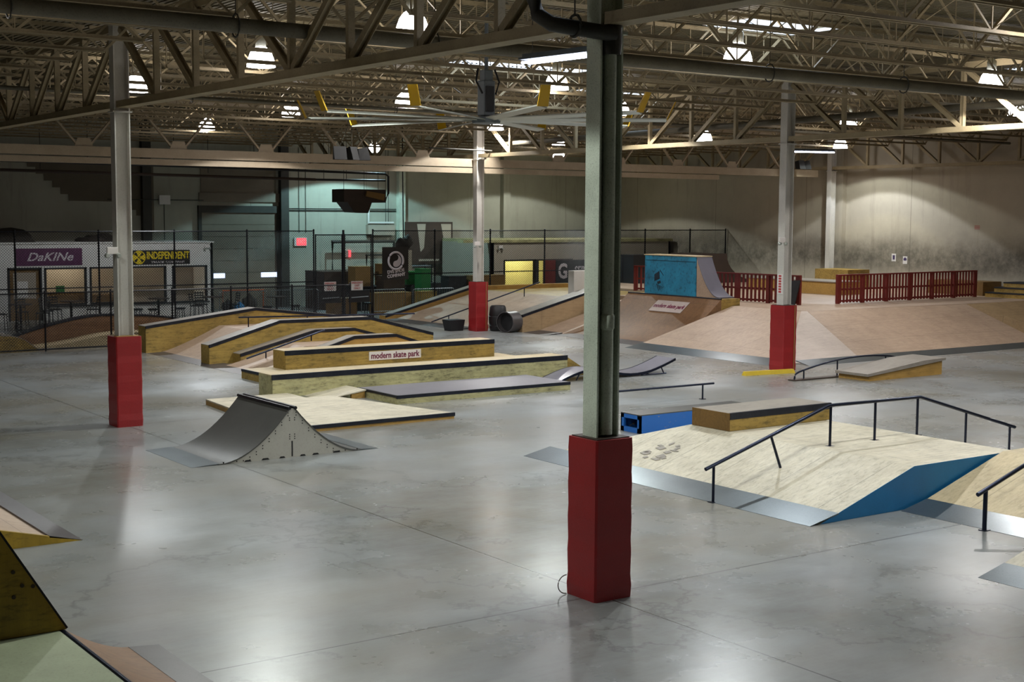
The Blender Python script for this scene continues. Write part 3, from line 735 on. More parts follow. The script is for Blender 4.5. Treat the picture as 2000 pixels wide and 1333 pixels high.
rail('sloped_rail', 'short sloped rail between the angled ledges of the pyramid', [(16.6, 36.5, .27), (19.1, 36.5, .98)], [((18.65, 36.5, .84), (18.65, 36.5, .68)), ((17.2, 36.5, .44), (17.2, 36.5, .2))], base=False)
rail('flat_bar_rail', 'flat rail across the top of the pyramid, near its far ledge', [(17.95, 40, 1.17), (24.3, 40, 1.06)], [((18.27, 40, 1.16), (18.27, 40, .6)), ((20.3, 40, 1.12), (20.3, 40, .78)), ((22.5, 40, 1.09), (22.5, 40, .43))], base=False)
# funbox with tall rail
def funbox(name, label, lo, hi, side_mats, top_mat, plate_pts):
    t = thing(name, label, 'skate ramp', ((lo[0][0]+lo[2][0])/2, (lo[0][1]+lo[2][1])/2, 0))
    bm = BM(); hexa(bm, [(x, y, 0) for x, y in lo], hi); bmesh.ops.delete(bm, geom=[], context='VERTS')
    o = obj('body', bm, top_mat, t)
    for i, m in side_mats:
        a, b = lo[i], lo[(i+1) % 4]; c, d = hi[(i+1) % 4], hi[i]
        n = Vector((b[1]-a[1], a[0]-b[0], 0)).normalized()*.004
        bm = BM(); hexa(bm, [Vector((*a, .0)), Vector((*b, .0)), Vector(c), Vector(d)], [Vector((*a, .0))+n, Vector((*b, .0))+n, Vector(c)+n, Vector(d)+n]); obj('side_panel', bm, m, t)
    for P in plate_pts:
        bm = BM(); prof(bm, [(P[0], .004), (P[1], P[4]), (P[1], P[4]-.02), (P[0], 0)], 'y', P[2], P[3]); obj('threshold_plate', bm, 'plate', t)
    return t
funbox('rail_funbox', 'large pale plywood funbox with blue side and tall rail', [(14.95, 13.46), (22.2, 13.46), (22.2, 20.35), (14.95, 20.35)], [(17.0, 13.46, .64), (19.5, 13.46, .64), (19.5, 18.45, .64), (17.0, 18.45, .64)],
       [(0, 'blue')], 'ply_worn', [(14.72, 15.32, 13.44, 20.4, .125)])
t = bpy.data.objects['rail_funbox']; bm = BM(); random.seed(5); u1 = Vector((2.05, 0, .64)).normalized(); u2 = Vector((0, 1, 0)); n_ = u1.cross(u2)
for k in range(13):
    c = Vector((15.95, 18.0, .3135))+u1*random.uniform(-.3, .35)+u2*random.uniform(-.28, .28)+n_*.004; a_ = random.uniform(.03, .09); b_ = random.uniform(.03, .12)
    hexa(bm, [c-u1*a_-u2*b_*.4, c+u1*a_*.3-u2*b_, c+u1*a_+u2*b_*.3, c-u1*a_*.5+u2*b_], [p+n_*.003 for p in (c-u1*a_-u2*b_*.4, c+u1*a_*.3-u2*b_, c+u1*a_+u2*b_*.3, c-u1*a_*.5+u2*b_)])
lab(obj('faded_stencil', bm, 'deck_top', t), 'faded grey stencil patches')
rail('tall_handrail', 'tall five post rail over the pale funbox', [(14.58, 15.45, .53), (17.3, 15.45, 1.31), (19.6, 15.45, 1.29), (22.35, 15.45, .53)],
     [((14.75, 15.45, .56), (14.75, 15.45, 0)), ((15.98, 15.45, .92), (16.22, 15.45, .36)), ((17.35, 15.45, 1.3), (17.35, 15.45, .63)), ((18.45, 15.45, 1.3), (18.45, 15.45, .63)), ((19.55, 15.45, 1.28), (19.55, 15.45, .62)), ((20.9, 15.45, .92), (20.9, 15.45, .3)), ((22.2, 15.45, .57), (22.2, 15.45, 0))], r=.03, pr=.022)
# second funbox to the right
funbox('right_funbox', 'second plywood funbox at the right edge, beside the blue side panel', [(16.85, 10.6), (24.2, 10.6), (24.2, 13.4), (16.85, 13.4)], [(19.1, 10.6, .68), (21.5, 10.6, .68), (21.5, 13.4, .68), (19.1, 13.4, .68)],
       [], 'ply', [(16.65, 17.25, 10.6, 13.4, .125)])
rail('handrail_at_edge', 'rail cut by the right edge of the picture, on the second funbox', [(16.42, 11.9, .53), (19.2, 11.9, 1.35), (21.4, 11.9, 1.35)], [((16.6, 11.9, .57), (16.6, 11.9, 0)), ((17.9, 11.9, .95), (18.1, 11.9, .38)), ((19.3, 11.9, 1.33), (19.3, 11.9, .66)), ((21.3, 11.9, 1.33), (21.3, 11.9, .66))], r=.032, pr=.032)
# corner bank bottom right
t = thing('corner_bank', 'pale plywood bank cut by the lower right corner', 'skate ramp', (16, 9.3, 0))
bm = BM(); hexa(bm, [(14.5, 7.2, 0), (17.5, 7.2, 0), (17.5, 10.45, 0), (14.5, 10.33, 0)], [(14.5, 7.2, .03), (17.5, 7.2, .7), (17.5, 10.45, .7), (14.5, 10.33, .03)]); obj('body', bm, 'ply_worn', t)
bm = BM(); prof(bm, [(14.33, .003), (14.85, .115), (14.85, .09), (14.33, 0)], 'y', 7.2, 10.34); obj('threshold_plate', bm, 'plate', t)
# wooden box on the funbox, blue box behind
t = ledge('wooden_box', 'yellow plywood grind box standing on the pale funbox', 17.03, 19.6, 17.45, 18.4, .31, 'wood', 'deck_top', z0=.645, cat='skate box')
bm = BM(); box(bm, 17.01, 17.03, 17.45, 18.4, .645, .96); lab(obj('end_panel', bm, 'wood_dark', t), 'scuffed dark end panel')
t = thing('blue_box', 'chipped bright blue hollow box behind the yellow grind box', 'skate box', (19.4, 21.5, 0))
bm = BM(); x0, x1, y0, y1, h = 18.18, 21.3, 21.2, 21.8, .38
box(bm, x0, x1, y0, y0+.03, 0, h-.02); box(bm, x0, x1, y1-.03, y1, 0, h-.02)
for (a, b, c, d) in ((y0, y0+.08, 0, h-.02), (y1-.1, y1, 0, h-.02), (y0, y1, 0, .1), (y0, y1, h-.1, h-.02)): box(bm, x0, x0+.05, a, b, c, d)
box(bm, x1-.05, x1, y0, y1, 0, h-.02); obj('body', bm, 'blue_chip', t)
bm = BM(); box(bm, x0, x1, y0, y1, h-.02, h); obj('top_sheet', bm, 'skatelite', t)
# flat rail
rail('flat_rail', 'low black flat rail on the floor right of the nearest column', [(19.6, 24.46, .37), (23.3, 24.46, .36)], [((22.94, 24.46, .35), (22.94, 24.46, 0)), ((19.9, 24.46, .35), (19.9, 24.46, 0))])
# wavy steel bench
t = thing('wave_bench', 'wavy grey steel topped bench passing behind the nearest column', 'skate obstacle', (24, 29.3, 0))
P = [(21.98, .02), (22.2, .1), (22.6, .22), (22.95, .29), (23.3, .29), (23.7, .22), (24.1, .13), (24.6, .08), (25.1, .12), (25.5, .22), (25.85, .33), (26.1, .42)]
def smooth2(P, n=3):
    for _ in range(n):
        Q = [P[0]]
        for a, b in zip(P, P[1:]): Q += [(a[0]*.75+b[0]*.25, a[1]*.75+b[1]*.25), (a[0]*.25+b[0]*.75, a[1]*.25+b[1]*.75)]
        P = Q+[P[-1]]
    return P
P = smooth2(P, 1)
bm = BM(); prof(bm, P+[(x, z-.03) for x, z in P[::-1]], 'y', 28.95, 29.75); obj('top_sheet', bm, 'skate_grey', t, smooth=True)
for y in (28.94, 29.74):
    bm = BM(); prof(bm, [(x, z+.004) for x, z in P]+[(x, z-.06) for x, z in P[::-1]], 'y', y, y+.03); obj('side_bar', bm, 'rail_steel', t, smooth=True)
for x, z, s in ((22.75, .2, 1), (25.05, .08, -1), (25.6, .22, -1)):
    for y in (29.0, 29.7):
        bm = BM(); tube(bm, [(x, y, z), (x+.12*s*-1, y, .015)], .018, 8); obj('leg', bm, 'rail_steel', t)
for y in (29.0, 29.7):
    bm = BM(); tube(bm, [(24.9, y, .015), (25.8, y, .015)], .018, 8); obj('foot_bar', bm, 'rail_steel', t)
# parking stop
t = thing('parking_stop', 'bright yellow parking stop in front of the right padded column', 'parking stop', (28.3, 27.3, 0))
bm = BM(); d = Vector((1.72, -.26, 0)).normalized(); n = Vector((-d.y, d.x, 0)); c = Vector((28.15, 27.36, 0))
hexa(bm, [c-d*.86-n*.09, c+d*.86-n*.09, c+d*.86+n*.09, c-d*.86+n*.09], [c-d*.83-n*.05+Vector((0, 0, .11)), c+d*.83-n*.05+Vector((0, 0, .11)), c+d*.83+n*.05+Vector((0, 0, .11)), c-d*.83+n*.05+Vector((0, 0, .11))])
obj('curb', bm, 'yellow', t)
# rainbow rail and kicker box
P = [(27.62, .02), (27.64, .14), (27.72, .2), (27.95, .26), (28.6, .38), (29.3, .47), (29.9, .51), (30.6, .52), (31.4, .47), (31.8, .4)]
rail('rainbow_rail', 'low arched rail left of the sloping grey topped box', [(x, 25.9, z) for x, z in smooth2(P, 1)], [((27.98, 25.9, .25), (27.98, 25.9, .03)), ((29.3, 25.9, .46), (29.3, 25.9, .03)), ((31.3, 25.9, .46), (31.3, 25.9, .03))], base=False)
t = bpy.data.objects['rainbow_rail']
bm = BM(); box(bm, 27.5, 31.6, 25.78, 26.02, .004, .03); obj('base_bar', bm, 'dark_brown', t)
t = thing('kicker_box', 'sloping grey topped plywood box beside the arched rail', 'skate box', (30.7, 25.2, 0))
bm = BM(); prof(bm, [(29.2, 0), (32.25, 0), (32.25, .4), (29.2, .13)], 'y', 24.7, 25.75); obj('box', bm, 'wood_orange', t)
bm = BM(); prof(bm, [(29.1, .13), (32.35, .405), (32.35, .47), (31.4, .44), (29.1, .2)], 'y', 24.65, 25.8); obj('top_sheet', bm, 'deck_top', t)
# left bank
t = thing('left_bank', 'plywood bank cut by the left edge, behind the near ramp', 'skate ramp', (4.4, 21, 0))
bm = BM(); prof(bm, [(5.75, .02), (2.2, .95), (2.2, 0), (5.75, 0)], 'y', 18.42, 24); obj('body', bm, 'ply_pink', t)
bm = BM(); prof(bm, [(5.93, 0), (2.2, .93), (2.2, 0)], 'y', 18.36, 18.42); obj('side_panel', bm, 'olive', t)
bm = BM(); prof(bm, [(5.94, .003), (5.5, .115), (5.5, .09), (5.94, 0)], 'y', 18.36, 24); obj('threshold_plate', bm, 'plate_dark', t)
# near left platform
t = thing('near_ramp', 'green grey ramp platform in the lower left corner', 'skate ramp', (2.5, 10.5, 0))
bm = BM(); box(bm, -.5, 4.0, 7.5, 13.3, 0, .37); obj('box', bm, 'olive', t)
bm = BM(); box(bm, -.5, 4.02, 7.5, 13.3, .37, .385); obj('deck_sheet', bm, 'green_deck', t)
bm = BM(); tube(bm, [(4.06, 7.5, .36), (4.06, 13.32, .36)], .03, 12); obj('coping', bm, 'rail_steel', t, smooth=True)
P = [(4.07, .34)]+[(4.07+.72*i/8, .34*(1-i/8)**1.6+.03) for i in range(1, 9)]
bm = BM(); prof(bm, P+[(4.8, 0), (4.05, 0)], 'y', 7.5, 13.4); obj('riding_surface', bm, 'ply_brown', t, smooth=True)
bm = BM(); prof(bm, [(4.77, .036), (5.09, .004), (5.09, 0), (4.77, .02)], 'y', 7.5, 13.4); obj('threshold_plate', bm, 'plate_dark', t)
t = thing('wedge_ramp', 'knotty olive plywood wedge panel at the left edge', 'skate ramp', (2.6, 13.45, .38))
bm = BM(); prof(bm, [(4.09, .39), (2.2, 3.55), (.5, 3.55), (.5, .39)], 'y', 13.18, 13.3); obj('panel', bm, 'olive', t)
bm = BM(); bar(bm, (4.095, 13.24, .4), (2.21, 13.24, 3.56), .124, .02, (1, 0, .6)); obj('steel_edge', bm, 'edge_steel', t)
bm = BM()
for x, z in ((3.6, 1.02), (3.6, .78), (3.78, .86), (3.68, .88)): lathe(bm, [(.02, 13.172), (.02, 13.19)], (x, 0, z), 8, 'y')
obj('knots', bm, 'dark_brown', t)

# ------------------------------------------------------------------ long bank and upper deck
ZDk = 1.22
t = thing('upper_deck', 'raised plywood deck behind the long bank, carrying the red picket fences', 'skate ramp', (40, 38, 0))
bm = BM(); prof(bm, [(35.02, 32.32), (48.25, 31.95), (48.25, 50.6), (38.85, 50.6), (38.85, 42.97), (36.12, 42.97), (36.12, 40.68), (35.12, 40.68), (35.12, 35.57), (34.72, 35.57)], 'z', 0, ZDk); obj('deck', bm, 'ply_pink', t)
bm = BM(); box(bm, 48.25, 49.28, 31.95, 43.2, ZDk-.2, ZDk); box(bm, 48.25, 49.28, 44.0, 50.6, ZDk-.2, ZDk); obj('deck_strip', bm, 'ply_pink', t)
t = thing('long_bank', 'long pale skate bank sloping down to the floor along the right side', 'skate ramp', (34, 30, 0))
def bank(parent, name, lo, hi, mat, th=0):
    bm = BM(); a = [Vector(p) for p in lo]; b = [Vector(p) for p in hi]
    lo2 = [a[0], a[1], Vector((b[1].x, b[1].y, 0)), Vector((b[0].x, b[0].y, 0))]
    hexa(bm, lo2, [a[0]+Vector((0, 0, .012)), a[1]+Vector((0, 0, .012)), b[1], b[0]]); return obj(name, bm, mat, parent)
bank(t, 'left_bank_face', [(30.1, 35.5, 0), (30.45, 28.9, 0)], [(34.7, 35.55, ZDk+.003), (34.85, 32.45, ZDk+.003)], 'ply_pink')
bm = BM(); hexa(bm, [(30.46, 28.88, 0), (33.31, 28.48, 0), (35.0, 32.31, 0), (34.85, 32.45, 0)], [(30.46, 28.88, .012), (33.31, 28.48, .012), (35.0, 32.31, ZDk+.002), (34.85, 32.45, ZDk+.002)]); lab(obj('hip_sheet', bm, 'ply_lit', t), 'triangular corner sheet, brighter lighting painted into its colour')
bank(t, 'front_bank_face', [(33.32, 28.5, 0), (43.0, 28.63, 0)], [(35.0, 32.3, ZDk+.003), (43.0, 31.95, ZDk+.003)], 'ply_pink')
cb = thing('corner_quarter', 'plywood bank facing left at the right edge, past the long bank', 'skate ramp', (45.5, 30.4, 0))
bm = BM(); hexa(bm, [(43.02, 28.63, 0), (49, 28.7, 0), (49, 31.93, 0), (43.02, 31.93, 0)], [(45.2, 28.63, .02), (49, 28.7, 1.25), (49, 31.93, 1.25), (43.05, 31.93, ZDk+.003)]); obj('bank_face', bm, 'ply_tan', cb)
bm = BM(); prof(bm, [(29.75, .004), (30.5, .13), (30.5, .1), (29.75, 0)], 'y', 28.6, 35.5); obj('threshold_plate', bm, 'plate', t)
bm = BM(); prof(bm, [(28.2, .004), (28.75, .12), (28.75, .09), (28.2, 0)], 'x', 30.7, 43.0); obj('threshold_plate', bm, 'plate', t)
lettering('lettering', 'modern skate park', .3, (36.2, 31.02, .815), (1, .06, .02), (0, 3.7, 1.22), 'purple_ink', t, bold=.004, spread=.84, depth=.006)
# far banks beside the padded column
t2 = thing('far_bank', 'far plywood bank between two sloping ledges, behind the drums', 'skate ramp', (32, 46, 0))
bank(t2, 'bank_face', [(29.5, 50.2, 0), (29.8, 44.5, 0)], [(34.0, 50.2, 1.12), (34.0, 43.7, 1.12)], 'ply_pink')
bm = BM(); box(bm, 34.0, 38.8, 42.98, 50.3, 0, 1.12); obj('platform', bm, 'wood', t2)
bm = BM(); box(bm, 33.98, 38.8, 50.0, 50.3, 1.1, 1.3); obj('raised_lip', bm, 'wood_orange', t2)
bm = BM(); prof(bm, [(28.9, .004), (29.7, .05), (29.7, .02), (28.9, 0)], 'y', 44.5, 50.2); obj('threshold_plate', bm, 'plate_dark', t2)
def slope_ledge(label, P, y0, y1, mat, base0):
    t = thing('sloping_ledge', label, 'skate ledge', ((P[0][0]+P[-1][0])/2, (y0+y1)/2, 0))
    bm = BM(); prof(bm, [(x, z-.02) for x, z in P]+[(P[-1][0], 0), (P[0][0], 0)], 'y', y0, y1); obj('box', bm, mat, t)
    bm = BM(); prof(bm, P+[(x, z-.03) for x, z in P[::-1]], 'y', y0, y1); obj('top_sheet', bm, 'deck_top', t)
    bm = BM(); prof(bm, [(x, z+.006) for x, z in P]+[(x, z-.09) for x, z in P[::-1]], 'y', y0-.01, y0+.05); obj('steel_edge', bm, 'edge_steel', t)
slope_ledge('wide sloping ledge rising behind the black drums', [(30.35, .65), (34.6, 1.72)], 42.2, 42.93, 'ply_tan', 0)
slope_ledge('far left sloping ledge rising behind the padded far column', [(29.2, .16), (34.2, 1.42)], 50.35, 50.9, 'wood_orange', 0)
rail('bank_rail', 'thin sloping rail up the far bank behind the padded column', [(29.1, 46.6, .15), (34.4, 46.6, 1.6)], [((29.9, 46.6, .35), (29.9, 46.6, .02)), ((33.6, 46.6, 1.38), (33.6, 46.6, 1.0))], base=False)
t = thing('near_far_bank', 'plywood bank left of the wave quarter, half behind the nearest column', 'skate ramp', (33, 41, 0))
bank(t, 'bank_face', [(30.9, 42.1, 0), (31.1, 40.7, 0)], [(35.5, 42.1, 1.2), (35.5, 40.7, 1.2)], 'ply_pink')
bm = BM(); box(bm, 35.5, 36.1, 40.7, 42.95, 0, 1.2); obj('platform', bm, 'ply_pink', t)
bm = BM(); prof(bm, [(30.3, .004), (31.1, .06), (31.1, .03), (30.3, 0)], 'y', 40.7, 42.1); obj('threshold_plate', bm, 'plate_dark', t)
# wave quarter pipe
t = thing('wave_quarter', 'brown curved quarter pipe with a lettered sign, under the blue ramp', 'skate ramp', (34, 37.5, 0))
Q = [(31.3+2.9*i/12, .01+1.46*(i/12)**1.75) for i in range(13)]
bm = BM(); prof(bm, Q+[(34.2, 0), (31.3, 0)], 'y', 35.6, 40.65); obj('riding_surface', bm, 'ply_brown', t, smooth=True)
bm = BM(); box(bm, 34.2, 35.1, 35.6, 40.65, 0, 1.47); obj('deck_box', bm, 'wood', t)
bm = BM(); tube(bm, [(34.2, 35.6, 1.47), (34.2, 40.65, 1.47)], .03, 8); obj('coping', bm, 'edge_steel', t, smooth=True)
bm = BM(); prof(bm, [(30.6, .004), (31.6, .03), (31.6, .01), (30.6, 0)], 'y', 35.6, 40.65); obj('threshold_plate', bm, 'plate_dark', t)
fq = .84; cc = Vector((31.3+2.9*fq, 37.8, .01+1.46*fq**1.75)); up = Vector((2.9, 0, 1.46*1.75*fq**.75)).normalized(); nn = Vector((-up.z, 0, up.x)); cc += nn*.02
sq = [Vector((0, .86, 0))-up*.3, Vector((0, -.86, 0))-up*.3, Vector((0, -.86, 0))+up*.3, Vector((0, .86, 0))+up*.3]
bm = BM(); hexa(bm, [cc+p for p in sq], [cc+p+nn*.012 for p in sq]); sb = obj('sign_board', bm, 'sign_muted', t)
lettering('lettering', 'modern skate park', .28, cc+nn*.016, (0, -1, 0), up, 'maroon', sb, spread=.76, bold=.006)
# blue quarter on the deck
t = thing('blue_quarter', 'tall narrow blue backed quarter pipe standing on the brown wave quarter', 'skate ramp', (34.7, 38.5, 1.475))
zb_, zq = 1.475, 2.93; X0, X1 = 34.36, 35.06
bm = BM(); box(bm, X0, X1, 37.08, 39.9, zb_, zq-.02); obj('back_box', bm, 'blue_box', t)
bm = BM(); box(bm, X0-.03, X1+.03, 37.03, 39.93, zq-.02, zq+.015); obj('deck_sheet', bm, 'ply', t)
Q = [(37.06-1.2*i/14, zb_+.02+(zq-zb_-.03)*(1-i/14)**2.1) for i in range(15)]
bm = BM(); prof(bm, Q+[(37.05, zb_)], 'x', X0, X0+.03); obj('side_panel', bm, 'ply_pink', t)
bm = BM(); prof(bm, Q+[(37.05, zb_)], 'x', X1-.03, X1); obj('side_panel', bm, 'blue_box', t)
bm = BM(); prof(bm, [(y, z+.02) for y, z in Q]+[(y, z-.01) for y, z in Q[::-1]], 'x', X0-.02, X1+.02); obj('riding_surface', bm, 'skate_violet', t, smooth=True)
bm = BM(); box(bm, X0-.012, X0, 37.12, 39.85, 2.72, 2.735); obj('panel_joint', bm, 'black_ink', t)
bm = BM()  # abstract stencilled crest: an angular block above slanting stripes
for P_ in ([(39.35, 2.2), (39.08, 2.34), (39.05, 2.05), (39.35, 1.95)], [(39.05, 2.4), (38.85, 2.2), (38.84, 2.16), (39.03, 2.33)], [(39.2, 1.93), (39.02, 1.99), (38.98, 1.9), (39.15, 1.84)]): prof(bm, P_, 'x', X0-.008, X0+.001)
for k in range(5): prof(bm, [(39.25-.09*k, 1.86-.03*k), (39.21-.09*k, 1.86-.03*k), (39.08-.07*k, 1.6+.04*k), (39.11-.07*k, 1.6+.04*k)], 'x', X0-.008, X0+.001)
obj('stencil', bm, 'black_ink', t)
# black leaning panel, red picket fences
def picket(label, p, q, z0, h, npost, nb):
    p, q = Vector((*p, z0)), Vector((*q, z0)); d = (q-p); L = d.length; d.normalize()
    t = thing('picket_fence', label, 'fence', (p+q)/2)
    bm = BM(); bar(bm, p+Vector((0, 0, h))-d*.05, q+Vector((0, 0, h))+d*.05, .14, .05); obj('top_rail', bm, 'red_wood', t)
    for zz in (h*.5, .1):
        bm = BM(); bar(bm, p+Vector((0, 0, zz)), q+Vector((0, 0, zz)), .05, .07); obj('rail', bm, 'red_wood', t)
    for k in range(npost):
        c = p+d*L*k/(npost-1); bm = BM(); bar(bm, c, c+Vector((0, 0, h)), .12, .12, d); obj('post', bm, 'red_wood', t)
    for k in range(nb):
        c = p+d*L*(k+.5)/nb+Vector((d.y, -d.x, 0))*.04; bm = BM(); bar(bm, c+Vector((0, 0, .03)), c+Vector((0, 0, h)), .03, .085, d); obj('baluster', bm, 'red_wood', t)
    return t
picket('dark red picket fence behind the right padded column', (36.3, 40.0), (37.2, 34.75), ZDk, 1.04, 5, 30)
picket('long dark red picket fence at the right, before the lit wall', (38.95, 34.5), (47.2, 34.7), ZDk, 1.04, 7, 44)
picket('short dark red picket fence left of the blue quarter', (38.2, 44.95), (38.5, 43.2), ZDk, 1.04, 2, 8)
picket('dark red picket fence seen right behind the nearest column', (41.2, 49.7), (40.0, 50.3), ZDk, 1.1, 2, 6)
t = thing('leaning_panel', 'black board leaning on the end of the red picket fence', 'board', (36.95, 35.0, ZDk))
bm = BM(); hexa(bm, [(36.86, 35.3, ZDk), (36.93, 34.72, ZDk), (36.97, 34.72, ZDk), (36.9, 35.3, ZDk)], [(37.03, 35.1, ZDk+.86), (37.08, 34.6, ZDk+.9), (37.12, 34.6, ZDk+.9), (37.07, 35.1, ZDk+.86)]); obj('panel', bm, 'black', t)
# ledges on the deck by the right wall
t = thing('deck_ledge', 'brown ledge on the deck between the two red picket fences', 'skate ledge', (43, 41, ZDk))
bm = BM(); box(bm, 43.2, 44.6, 38.3, 43.4, ZDk, ZDk+.5); obj('box', bm, 'wood_orange', t)
bm = BM(); box(bm, 43.15, 44.65, 38.3, 43.4, ZDk+.5, ZDk+.54); obj('top_sheet', bm, 'deck_top', t)
t = thing('deck_crate', 'yellow plywood crate on the brown deck ledge by the wall', 'crate', (47.6, 42, ZDk))
bm = BM(); box(bm, 46.9, 48.3, 41.0, 42.9, ZDk, ZDk+.85); obj('box', bm, 'wood', t)
t = thing('plywood_bin', 'dim plywood box at the foot of the right wall, right of the long red fence', 'skate box', (48.5, 36, ZDk))
bm = BM(); box(bm, 48.0, 49.2, 34.9, 37.6, ZDk, ZDk+.56); obj('box', bm, 'wood_dark', t)
t = thing('stair_set', 'small plywood steps with black edges at the right edge of the deck', 'stairs', (48.4, 33.5, ZDk))
for k in range(3):
    bm = BM(); box(bm, 47.6+.28*k, 49.2, 32.0, 34.5-.22*k, ZDk+.2*k, ZDk+.2*(k+1)-.05); obj('tread', bm, 'wood', t)
    bm = BM(); box(bm, 47.58+.28*k, 49.2, 32.0, 34.5-.22*k, ZDk+.2*(k+1)-.05, ZDk+.2*(k+1)); obj('nosing', bm, 'black', t)
# posters on the right wall
for i, (y, z, l) in enumerate(((40.5, 2.6, 'left one of two small white posters on the right wall'), (39.88, 2.5, 'right one of two small white posters on the right wall'))):
    t = thing('wall_poster', l, 'poster', (XR-.01, y, z))
    bm = BM(); box(bm, XR-.012, XR-.002, y-.12, y+.12, z-.17, z+.17); obj('sheet', bm, 'paper', t)
    bm = BM(); prof(bm, [(y-.07, z-.02), (y+.07, z-.02), (y+.09, z+.06), (y, z+.13), (y-.09, z+.06)] if i else [(y-.05, z-.09), (y+.05, z-.09), (y+.06, z+.1), (y-.06, z+.1)], 'x', XR-.016, XR-.012); obj('print', bm, 'purple_ink', t)
t = thing('wall_notice', 'tiny red lettered notice high on the right wall', 'sign', (XR-.01, 36.23, 3.95))
bm = BM()
for k in range(3): box(bm, XR-.01, XR-.002, 36.1, 36.36, 3.9+.06*k, 3.92+.06*k)
obj('print', bm, 'red_ink', t)
bm = BM(); box(bm, XR-.28, XR, 43.3, 43.9, 0, 8.4); struct('trim_1', bm, 'wall')

# drums by the column
t = thing('black_drum', 'upright ribbed black barrel beside the far padded column', 'drum', (29.96, 43.25, 0))
bm = BM(); lathe(bm, [(.27, 0), (.3, .03), (.33, .2), (.31, .22), (.34, .3), (.35, .55), (.33, .57), (.34, .6), (.3, .9), (.26, .96), (.25, .93)], (29.96, 43.25, 0), 24); obj('shell', bm, 'black_rubber', t, smooth=True)
t = thing('steel_drum', 'open steel drum fan lying on its side beside the black barrel', 'drum', (29.93, 42.42, 0))
bm = BM(); lathe(bm, [(.36, -.32), (.39, -.32), (.39, .3), (.36, .3), (.34, .25), (.34, -.3)], (29.93, 42.42, .4), 28, 'x', cap=False)
bmesh.ops.rotate(bm, verts=bm.verts, cent=(29.93, 42.42, .4), matrix=Matrix.Rotation(math.radians(20), 3, 'Z')); obj('shell', bm, 'plate_dark', t, smooth=True)
bm = BM(); lathe(bm, [(.34, -.1), (.34, -.08)], (29.93, 42.42, .4), 24, 'x'); bmesh.ops.rotate(bm, verts=bm.verts, cent=(29.93, 42.42, .4), matrix=Matrix.Rotation(math.radians(20), 3, 'Z')); obj('grille', bm, 'black', t)
t = thing('black_bin', 'small black box left of the far padded column', 'bin', (28.7, 43.5, 0))
bm = BM(); hexa(bm, [(28.3, 43.95, 0), (28.85, 43.95, 0), (28.85, 44.4, 0), (28.3, 44.4, 0)], [(28.22, 43.9, .42), (28.9, 43.9, .42), (28.9, 44.45, .42), (28.22, 44.45, .42)]); obj('body', bm, 'black', t)

# ------------------------------------------------------------------ chain link fences
def chain(bm, p, q, z0, z1, pitch=.1, r=.0065):
    """two families of straight diagonal wires clipped to the panel"""
    p, q = Vector((p[0], p[1], 0)), Vector((q[0], q[1], 0)); d = q-p; L = d.length; d.normalize(); hgt = z1-z0
    n = d.cross(Vector((0, 0, 1)))
    k = -hgt
    while k < L:
        for s in (1, -1):
            a, b = k, k+hgt; za, zb = (z0, z1) if s > 0 else (z1, z0)
            if a < 0: za += (zb-za)*(-a)/hgt; a = 0
            if b > L: zb = za+(zb-za)*(L-a)/(b-a); b = L
            if b-a > .02:
                A = p+d*a+Vector((0, 0, za)); B = p+d*b+Vector((0, 0, zb)); t = (B-A).normalized(); u = t.cross(n).normalized()
                o = [n*r, u*r*.87-n*r*.5, -u*r*.87-n*r*.5]
                v = [bm.verts.new(P+w+n*s*.004) for P in (A, B) for w in o]
                for i in range(3): bm.faces.new((v[i], v[(i+1) % 3], v[3+(i+1) % 3], v[3+i]))
        k += pitch
def cfence(label, xs, y, z1, rails, z0=.03, pr=.035, pitch=.1, zp0=None):
    t = thing('chain_link_fence', label, 'fence', ((xs[0]+xs[-1])/2, y, 0))
    for x in xs:
        bm = BM(); tube(bm, [(x, y, 0), (x, y, z1+.03)], pr, 8); lathe(bm, [(pr*1.15, z1+.02), (pr*1.2, z1+.05), (.01, z1+.08)], (x, y, 0), 8); obj('post', bm, 'black_steel', t)
    for z in rails:
        bm = BM(); tube(bm, [(xs[0], y-.01, z), (xs[-1], y-.01, z)], .024, 6); obj('rail', bm, 'black_steel', t)
    bm = BM(); chain(bm, (xs[0], y-.035), (xs[-1], y-.035), z0, z1, pitch); obj('wire_mesh', bm, 'black_steel', t)
    return t
YF = 51.0
cfence('tall black chain link fence before the white snack counter', [8.2, 11.25, 14.3, 17.34, 20.27, 23.27, 26.2], YF, 3.68, [3.68, 1.62])
cfence('tall black chain link fence behind the far banks, running to the right wall', [28.95, 32.0, 34.9, 37.9, 40.9, 43.9, 46.8, 49.2], YF, 3.68, [3.68, 1.85], z0=.03)
cfence('low black chain link fence in front of the tables, behind the left column', [11.2, 13.3, 15.42, 17.5, 19.6, 21.9, 24.2], 44.3, 1.84, [1.84, .06], pr=.03, pitch=.09)
t = thing('fence_gate', 'double chain link gate with emergency exit notices in the tall fence', 'gate', (27.5, YF, 0))
for a, b in ((26.28, 27.5), (27.62, 28.87)):
    bm = BM(); 
    for q in ((a, a), (b, b)): tube(bm, [(q[0], YF, .08), (q[0], YF, 3.55)], .028, 8)
    for z in (.1, 1.2, 3.52): tube(bm, [(a, YF, z), (b, YF, z)], .024, 6)
    lf = obj('gate_leaf', bm, 'black_steel', t)
    bm = BM(); chain(bm, (a, YF-.035), (b, YF-.035), .1, 3.52); obj('wire_mesh', bm, 'black_steel', lf)
    bm = BM(); box(bm, a+.15, b-.1, YF-.07, YF-.04, .72, 1.2); obj('push_panel', bm, 'black', lf)
    bm = BM(); tube(bm, [(a+.25, YF-.1, .92), (b-.2, YF-.1, .95)], .025, 8); obj('push_bar', bm, 'galv', lf)
bm = BM(); tube(bm, [(27.56, YF, 0), (27.56, YF, 3.72)], .05, 8); obj('centre_post', bm, 'black_steel', t)
